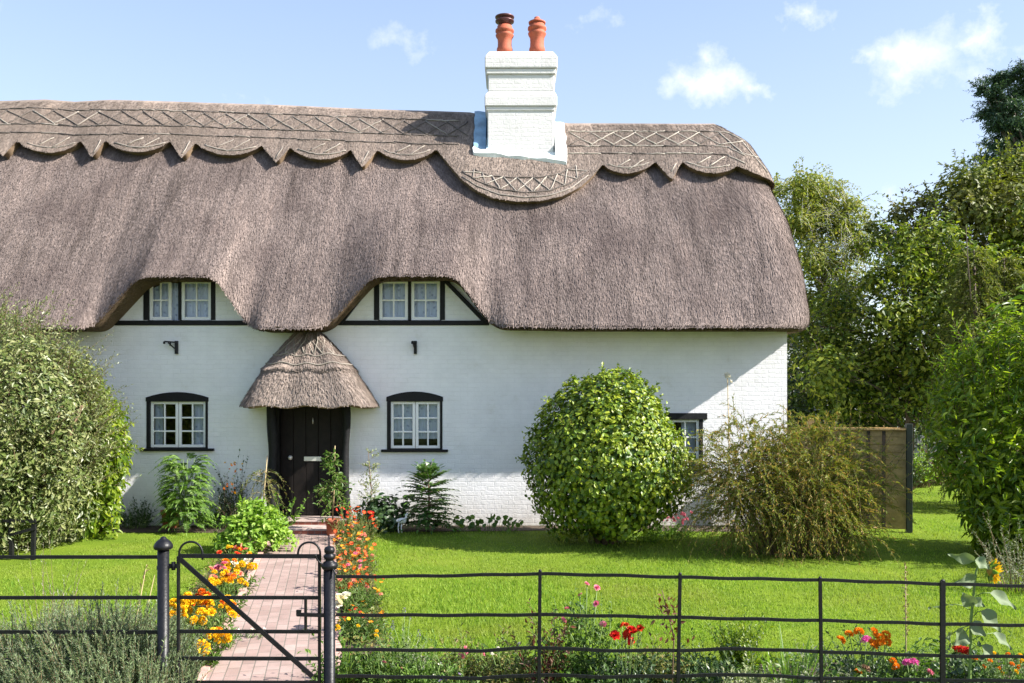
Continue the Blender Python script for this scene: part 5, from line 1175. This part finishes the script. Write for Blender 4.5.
o, c_ = fbed('lavender', 'sparse lavender with a few thin grey purple spikes in front of the lawn', 400, 7.0, .2, .34, 30, .05, .007, 'silver', 14, T_NEED)
for px, py in ((393, 625), (404, 611), (410, 618), (419, 632), (390, 636)):
    k = MB(); p = at(px, py, 7.0); k.tube([c_ + [0, 0, .1], (c_+p)/2 + [.02, 0, .1], p], .003, 4); cloud(k, p, (.008, .008, .03), 26, .012, .006, T_PETAL, seed=1, mat=1); k.build('flower_spike', [M['green_stem'], LM['p_purple']], o)
o, c_ = fbed('pink_bedding_plant', 'bushy plant topped by three pink flowers under the third rail', 467, 6.8, .26, .42, 46, .045, .022, 'olive'); blooms_at(o, 6.75, [(466, 650), (461, 656), (482, 653)], .035, 'double', 'pink')
o, c_ = fbed('low_bedding_plant', 'low yellow green plant dotted with tiny white flowers', 432, 6.7, .24, .32, 44, .045, .02, 'fern'); blooms_at(o, 6.65, [(424, 668), (440, 664), (448, 672), (434, 676)], .016, 'flat', 'white')
o, c_ = fbed('low_bedding_plant', 'low plant with small purple and white flowers at the bottom rail', 456, 6.45, .2, .26, 30, .04, .018, 'mid'); blooms_at(o, 6.35, [(448, 680), (441, 681), (460, 675)], .02, 'flat', 'purple')
o, c_ = fbed('low_bedding_plant', 'reddish leaved low plant beside the rose with pale mauve tips', 508, 6.75, .28, .38, 44, .05, .022, 'olive'); blooms_at(o, 6.7, [(498, 648), (492, 654), (519, 644)], .017, 'head', 'white')
o, c_ = fbed('pink_rose', 'tall leggy rose with several pink blooms behind the rails', 583, 6.7, .30, .62, 46, .055, .032, 'mid', 12); blooms_at(o, 6.65, [(587, 583.5), (597, 587.5), (580, 594.5), (596, 603.5), (567, 608), (564, 620), (603, 624)], .026, 'double', 'pink')
lf, st = MB(), MB(); b_ = at(584, 640, 6.7); n = 34; shoots(lf, st, np.repeat(b_[None], n, 0) + rng.normal(size=(n, 3))*[.11, .08, .05], rng.normal(size=(n, 3))*.3 + [0, 0, 1], rng.uniform(.2, .38, n), 9, .05, .028, .05, 60, T_FOLD, stem_r=.004); lf.build('upper_leaves', LM['mid'], o); st.build('upper_stems', M['green_stem'], o)
o, c_ = fbed('red_bedding_plant', 'plant with a cluster of scarlet and orange flowers right of the pink rose', 622, 6.6, .26, .44, 44, .05, .028, 'dark'); blooms_at(o, 6.5, [(615, 635), (627, 634), (632, 629), (631, 641), (634, 632)], .038, 'double', 'red', .6); blooms_at(o, 6.5, [(640, 628), (642, 629), (622, 625), (626, 624.5)], .03, 'double', 'redorange', .6)
o, c_ = fbed('bronze_leaf_plant', 'dark bronze leaved stems beside the first fence post', 545, 6.6, .14, .72, 13, .06, .026, 'bronze', 12, T_FOLD, lean=.6)
lf, st = MB(), MB(); c_ = np.array([(671-CX)*6.45/F, 6.45, 0]); p = at(662, 590, 6.45); st.tube([c_, c_*.4 + p*.6 + [.06, 0, 0], p], [.006, .005, .003], 5)
q = at(664, 610, 6.45); n = 46; leaves(lf, T_FOLD, q + rng.normal(size=(n, 3))*[.035, .03, .085] + np.array([.05, 0, -.03])*rng.random((n, 1)), rng.normal(size=(n, 3)) + [0, 0, -1], rng.normal(size=(n, 3)), .055, .024)
n = 14; leaves(lf, T_FOLD, at(676, 634, 6.45) + rng.normal(size=(n, 3))*[.06, .03, .04], rng.normal(size=(n, 3)), rng.normal(size=(n, 3)), .05, .022)
pl('red_seed_head', 'drooping red brown withered stem by the second fence post', 'plant', c_, lf, st, 'bronze', 'twig', GF)
o, c_ = fbed('box_bush', 'small neat yellow green bush between the second and third fence posts', 741, 7.3, .2, .5, 60, .04, .022, 'laurel', 16)
for lab, px, Y, rad, h, lk in (('ragged low greenery left of the small neat bush', 705, 6.7, .3, .34, 'dark'), ('low brownish leafy plant left of the second fence post', 655, 6.85, .26, .3, 'olive'), ('low pale leaved plant below the small neat bush', 755, 6.5, .28, .28, 'pale')):
    fbed('low_bedding_plant', lab, px, Y, rad, h, 44, .05, .026, lk)
c_ = np.array([(792-CX)*6.6/F, 6.6, 0]); pl('iris_clump', 'clump of upright sword shaped leaves left of the third fence post', 'plant', c_, straps(c_, 44, .52, .017, .16, .45), None, 'fern', group=GF)
o, c_ = fbed('low_bedding_plant', 'grey leaved low plant between the sword leaves and the orange marigolds', 822, 6.5, .2, .36, 34, .045, .014, 'silver')
o, c_ = fbed('orange_marigold', 'orange marigold clump with big pompoms right of the third fence post', 866, 6.6, .26, .47, 50, .05, .022, 'dark', 11)
blooms_at(o, 6.5, [(841, 640), (849, 634), (859, 632), (874, 632), (880, 638), (886, 635), (887, 642), (873, 644), (880, 643)], .04, 'pompom', 'orange'); blooms_at(o, 6.4, [(896, 667), (893, 661), (858, 672)], .034, 'pompom', 'orange')
o, c_ = fbed('magenta_geranium', 'geranium with one magenta flower head in the middle of the orange marigolds', 866, 6.35, .14, .34, 16, .05, .04, 'mid', 8, T_OVAL); blooms_at(o, 6.4, [(866, 640)], .036, 'head', 'magenta'); blooms_at(o, 6.3, [(866, 669)], .04, 'head', 'brown')
o, c_ = fbed('pink_geranium', 'geranium with pink flower heads left of the tall fence post', 912, 6.4, .2, .36, 34, .05, .036, 'mid', 9, T_OVAL); blooms_at(o, 6.3, [(907, 663), (914, 662)], .036, 'head', 'magenta'); blooms_at(o, 6.3, [(930, 672)], .028, 'head', 'pink')
lf, st = MB(), MB(); c_ = np.array([(906-CX)*6.7/F, 6.7, 0]); st.tube([c_, c_ + [0, 0, .5], c_ + [-.005, 0, .98]], [.006, .005, .003], 5); z = np.linspace(.45, .98, 60); n = 60
leaves(lf, T_FOLD, c_ + np.stack([rng.normal(size=n)*.008, rng.normal(size=n)*.008, z], 1), rng.normal(size=(n, 3))*.6 + [0, 0, .6], rng.normal(size=(n, 3)), .028, .012)
pl('dock_spike', 'single thin brown seed spike standing in front of the lawn', 'plant', c_, lf, st, 'dry', 'straw_stem', GF)
o, c_ = fbed('red_geranium', 'geranium with a scarlet flower head at the foot of the sunflower', 966, 6.55, .22, .42, 30, .055, .045, 'dark', 8, T_OVAL); blooms_at(o, 6.45, [(962, 650), (967, 651), (956, 648)], .034, 'head', 'red')
o, c_ = fbed('small_marigold', 'spread of small orange and yellow marigolds right of the sunflower', 1002, 6.6, .42, .36, 80, .04, .018, 'mid', 10)
blooms_at(o, 6.5, [(975, 659), (986, 652), (984, 667), (998, 668), (1012, 664), (1019, 667), (1008, 655), (990, 661)], .024, 'pompom', 'orange'); blooms_at(o, 6.5, [(1003, 673), (1016, 672), (1022, 661), (994, 654), (1020, 655)], .022, 'pompom', 'yellow')
o, c_ = fbed('low_bedding_plant', 'low green plant at the foot of the tall fence post', 938, 6.55, .24, .32, 40, .05, .024, 'mid')

# low ground cover between the bedding plants
k = MB(); n = 9000; X = rng.uniform(-1.1, 5.2, n); Y = rng.uniform(5.9, 7.55, n); P = np.stack([X, Y, rng.uniform(.01, .11, n)*(1 + .6*noise(np.stack([X, Y, 0*X], 1), 77, 4))], 1)
leaves(k, T_FOLD, P, rng.normal(size=(n, 3))*[1, 1, .4] + [0, 0, .3], rng.normal(size=(n, 3))*.6 + [0, 0, 1], rng.uniform(.03, .07, n), rng.uniform(.015, .035, n)); stuff(k.build('ground_cover', LM['mid']))
k = MB(); n = 5000; Y = rng.uniform(6.3, 14.2, n); s_ = rng.random(n) < .5; X = np.where(s_, pxl(Y) - rng.uniform(.1, .6, n), pxr(Y) + rng.uniform(.1, .5, n)); P = np.stack([X, Y, rng.uniform(.01, .12, n)], 1)
leaves(k, T_FOLD, P, rng.normal(size=(n, 3))*[1, 1, .4] + [0, 0, .3], rng.normal(size=(n, 3))*.6 + [0, 0, 1], rng.uniform(.03, .07, n), rng.uniform(.012, .03, n)); stuff(k.build('border_ground_cover', LM['olive']))
# ---- sunflower
SY = 6.35
sf = thing('sunflower', 'sunflower with large grey green leaves and a yellow head turned away to the right', 'flowers', np.array([(970-CX)*SY/F, SY, 0]))
k = MB(); k.tube([at(x, y, SY) for x, y in ((970, 740), (969.5, 680), (970.5, 650), (971, 620), (974, 590), (976, 572), (979, 563), (986, 566), (990, 569))], [.013, .012, .011, .010, .009, .008, .008, .008, .007], 8); k.build('stem', M['green_stem'], sf)
def big_leaf(a, b, stalk, w, lift=.25, roll=.3, droop=.18):
    A_, B_, S_ = at(*a, SY-.03), at(*b, SY-.06), at(*stalk, SY)
    ax = B_ - A_; l = np.linalg.norm(ax); ax = ax/l; sd = nrm(np.cross(ax, [0, -1, .2])); nn = np.cross(sd, ax)
    if nn[1] > 0: nn = -nn
    sd = nrm(sd*math.cos(roll) + nn*math.sin(roll)); nn = np.cross(ax, sd); nn = nn if nn[1] < 0 else -nn
    t = np.linspace(0, 1, 10); u = np.linspace(-1, 1, 9); prof = np.sin(np.pi*t**.62)**.9*(1-t*.15)
    P = A_ + ax*l*t[:, None, None] + sd*(u[None, :, None]*prof[:, None, None]*w*.5) + nn*(np.abs(u)[None, :, None]**1.3*prof[:, None, None]*w*.16 + .012*np.sin(t*11)[:, None, None]*u[None, :, None]) - np.array([0, 0, 1.])*(droop*l*((t-.3).clip(0)**2)[:, None, None])
    q = MB(); q.grid(P); lo = q.build('leaf', LM['sunflower'], sf); t2 = MB(); t2.tube([S_, (S_+A_)/2 + [0, 0, .012], A_], .0035, 5); t2.build('leaf_stalk', M['green_stem'], sf)
for a, b, s, w_, rl_ in (((974, 561), (948, 552), (977, 568), .07, .5), ((975, 560), (990, 568), (977, 566), .075, .3), ((975, 580), (955, 581), (976, 576), .085, .2), ((972, 606), (962, 591), (973, 612), .085, .4), ((973, 600), (985, 606), (973, 608), .06, .2),
    ((990, 593), (1016.5, 607), (976, 596), .085, .5), ((981, 611), (1001, 630), (974, 616), .10, .25), ((970, 624), (986, 635), (972, 620), .085, .15), ((966, 632), (954, 644), (970, 628), .10, .1), ((952, 634), (943.5, 638), (968, 626), .05, .6), ((993, 633), (1012, 648), (972, 640), .065, .5), ((982, 645), (995, 659), (971, 650), .07, .3), ((953, 604), (928, 606), (970, 610), .05, 1.2)):
    big_leaf(a, b, s, w_*1.3, roll=rl_)
hc = at(992, 571, SY); ax = nrm(np.array([.93, -.05, -.12])); s1 = nrm(np.cross(ax, [0, 0, 1.])); s2 = np.cross(ax, s1)
k = MB(); th_ = np.linspace(0, 2*math.pi, 17)
k.grid(np.stack([hc + ax*(h_) + (s1*np.cos(th_)[:, None] + s2*np.sin(th_)[:, None])*r_ for h_, r_ in ((-.03, .004), (-.025, .026), (0, .042), (.010, .04), (.014, .001))], 1)); k.build('flower_head', M['eye'], sf)
k = MB(); a_ = np.linspace(0, 2*math.pi, 34)[:-1]; rd_ = s1*np.cos(a_)[:, None] + s2*np.sin(a_)[:, None]
leaves(k, T_LANCE, hc + rd_*.038 + ax*.002, rd_ + ax*.55 + rng.normal(size=rd_.shape)*.3, np.repeat(ax[None], len(a_), 0), .062, .024); k.build('petals', LM['p_yellow'], sf)
k = MB(); leaves(k, T_LANCE, hc + rd_[::2]*.03 - ax*.015, rd_[::2] + ax*.1 + rng.normal(size=rd_[::2].shape)*.25, np.repeat(-ax[None], len(rd_[::2]), 0), .065, .032); k.build('sepals', LM['fern'], sf)
# =================================================================== sky, sun, camera
SUN = Vector((.77, -.205, .60)).normalized()
w = bpy.data.worlds.new('World'); scene.world = w; w.use_nodes = True
nt = w.node_tree; L = nt.links.new; bg = nt.nodes['Background']
sky = nt.nodes.new('ShaderNodeTexSky'); sky.sky_type = 'NISHITA'; sky.sun_disc = False
sky.sun_elevation = math.asin(SUN.z); sky.sun_rotation = math.atan2(SUN.x, SUN.y)
sky.air_density = 1.0; sky.dust_density = 1.2; sky.ozone_density = 1.0; sky.altitude = 50
tc = nt.nodes.new('ShaderNodeTexCoord')
sp_ = nd(nt, 'ShaderNodeSeparateXYZ'); L(tc.outputs['Generated'], sp_.inputs[0])
# small fair-weather clouds, each a soft noisy patch round a direction of the sky
cn = nd(nt, 'ShaderNodeTexNoise', Scale=9, Detail=9, Roughness=.6); L(tc.outputs['Generated'], cn.inputs['Vector'])
nm = nd(nt, 'ShaderNodeVectorMath', operation='NORMALIZE'); L(tc.outputs['Generated'], nm.inputs[0])
fine = nd(nt, 'ShaderNodeTexNoise', Scale=22, Detail=9, Roughness=.68); L(nm.outputs[0], fine.inputs['Vector'])
wf_ = nd(nt, 'ShaderNodeTexNoise', Scale=17, Detail=8, Roughness=.62); L(nm.outputs[0], wf_.inputs['Vector'])
w1 = nd(nt, 'ShaderNodeVectorMath', operation='SUBTRACT'); L(wf_.outputs['Color'], w1.inputs[0]); w1.inputs[1].default_value = (.5, .5, .5)
w2 = nd(nt, 'ShaderNodeVectorMath', operation='MULTIPLY'); L(w1.outputs[0], w2.inputs[0]); w2.inputs[1].default_value = (.17, .1, .10)
wn_ = nd(nt, 'ShaderNodeVectorMath', operation='ADD'); L(nm.outputs[0], wn_.inputs[0]); L(w2.outputs[0], wn_.inputs[1])
coarse = nd(nt, 'ShaderNodeTexNoise', Scale=10, Detail=3); L(nm.outputs[0], coarse.inputs['Vector'])
acc = None
rcl = np.random.default_rng(3)
CL = [(.21, .345, .045, 1.0), (.245, .335, .03, .9), (.45, .372, .055, 1.0), (.40, .38, .03, .8), (.53, .40, .035, .9), (.33, .425, .03, .7), (.11, .43, .03, .6), (-.115, .39, .035, .55), (-.29, .318, .03, .5), (.41, .222, .03, .6), (.455, .20, .03, .5), (-.6, .44, .05, .4), (.62, .30, .04, .7)]
CL += [(math.tan(a), .2 + .35*rcl.random(), .05 + .05*rcl.random(), .8) for a in rcl.uniform(-1.4, 1.4, 10) if abs(math.tan(a)) > .75]
for (tx, tz, rad, amt) in CL:
    d_ = Vector((tx, 1, tz)).normalized()
    sb = nd(nt, 'ShaderNodeVectorMath', operation='SUBTRACT'); L(wn_.outputs[0], sb.inputs[0]); sb.inputs[1].default_value = d_
    ml_ = nd(nt, 'ShaderNodeVectorMath', operation='MULTIPLY'); L(sb.outputs[0], ml_.inputs[0]); ml_.inputs[1].default_value = (1, 1, 1.75)
    ln = nd(nt, 'ShaderNodeVectorMath', operation='LENGTH'); L(ml_.outputs[0], ln.inputs[0])
    mr_ = nd(nt, 'ShaderNodeMapRange'); mr_.inputs[1].default_value = rad*1.5; mr_.inputs[2].default_value = 0; mr_.inputs[3].default_value = 0; mr_.inputs[4].default_value = amt; L(ln.outputs['Value'], mr_.inputs[0])
    if acc is None: acc = mr_.outputs[0]
    else:
        mx_ = nd(nt, 'ShaderNodeMath', operation='MAXIMUM'); L(acc, mx_.inputs[0]); L(mr_.outputs[0], mx_.inputs[1]); acc = mx_.outputs[0]
nz_ = nd(nt, 'ShaderNodeMath', operation='ADD'); L(fine.outputs['Fac'], nz_.inputs[0]); L(coarse.outputs['Fac'], nz_.inputs[1])
pw = nd(nt, 'ShaderNodeMath', operation='MULTIPLY'); L(acc, pw.inputs[0]); L(nz_.outputs[0], pw.inputs[1])
rc = ramp(nt, [(.30, (0, 0, 0)), (.62, (.42, .42, .42)), (.95, (1, 1, 1))]); L(pw.outputs[0], rc.inputs[0])
am = nd(nt, 'ShaderNodeMath', operation='MULTIPLY'); am.inputs[1].default_value = .8; L(rc.outputs[0], am.inputs[0])
# milky veil of summer air
veil = nd(nt, 'ShaderNodeMix', data_type='RGBA'); veil.inputs['Factor'].default_value = VEIL; L(sky.outputs[0], veil.inputs[6]); vr = ramp(nt, [(.0, (.92, .96, 1.0)), (.16, (.78, .87, 1.0)), (.42, (.50, .645, 1.0))]); L(sp_.outputs[2], vr.inputs[0])
vm = nd(nt, 'ShaderNodeVectorMath', operation='SCALE'); vm.inputs['Scale'].default_value = 4.5; L(vr.outputs[0], vm.inputs[0]); L(vm.outputs[0], veil.inputs[7])
cm = nd(nt, 'ShaderNodeMix', data_type='RGBA'); L(am.outputs[0], cm.inputs['Factor']); L(veil.outputs[2], cm.inputs[6]); cm.inputs[7].default_value = CLOUDC
L(cm.outputs[2], bg.inputs[0]); bg.inputs[1].default_value = .10
sl = bpy.data.lights.new('sun', 'SUN'); so = bpy.data.objects.new('sun', sl); COL.objects.link(so)
sl.energy = 5.0; sl.angle = R(.55); sl.color = (1, .95, .87)
so.rotation_euler = SUN.to_track_quat('Z', 'Y').to_euler(); so.location = (20, -10, 25)
cam = bpy.data.cameras.new('camera'); co = bpy.data.objects.new('camera', cam); COL.objects.link(co)
co.location = (0, 0, EYE); co.rotation_euler = (R(90), 0, 0)
cam.sensor_width = 36; cam.lens = 36*F/1024; cam.shift_y = (HY - 341.5)/1024; cam.clip_end = 2000; cam.clip_start = .05
scene.camera = co
vs_ = scene.view_settings; vs_.view_transform = 'Standard'; vs_.look = 'None'; vs_.gamma = 1; vs_.exposure = EXPO
scene.cycles.max_bounces = 8; scene.cycles.transparent_max_bounces = 12; scene.cycles.use_denoising = True
scene.cycles.sample_clamp_indirect = 8
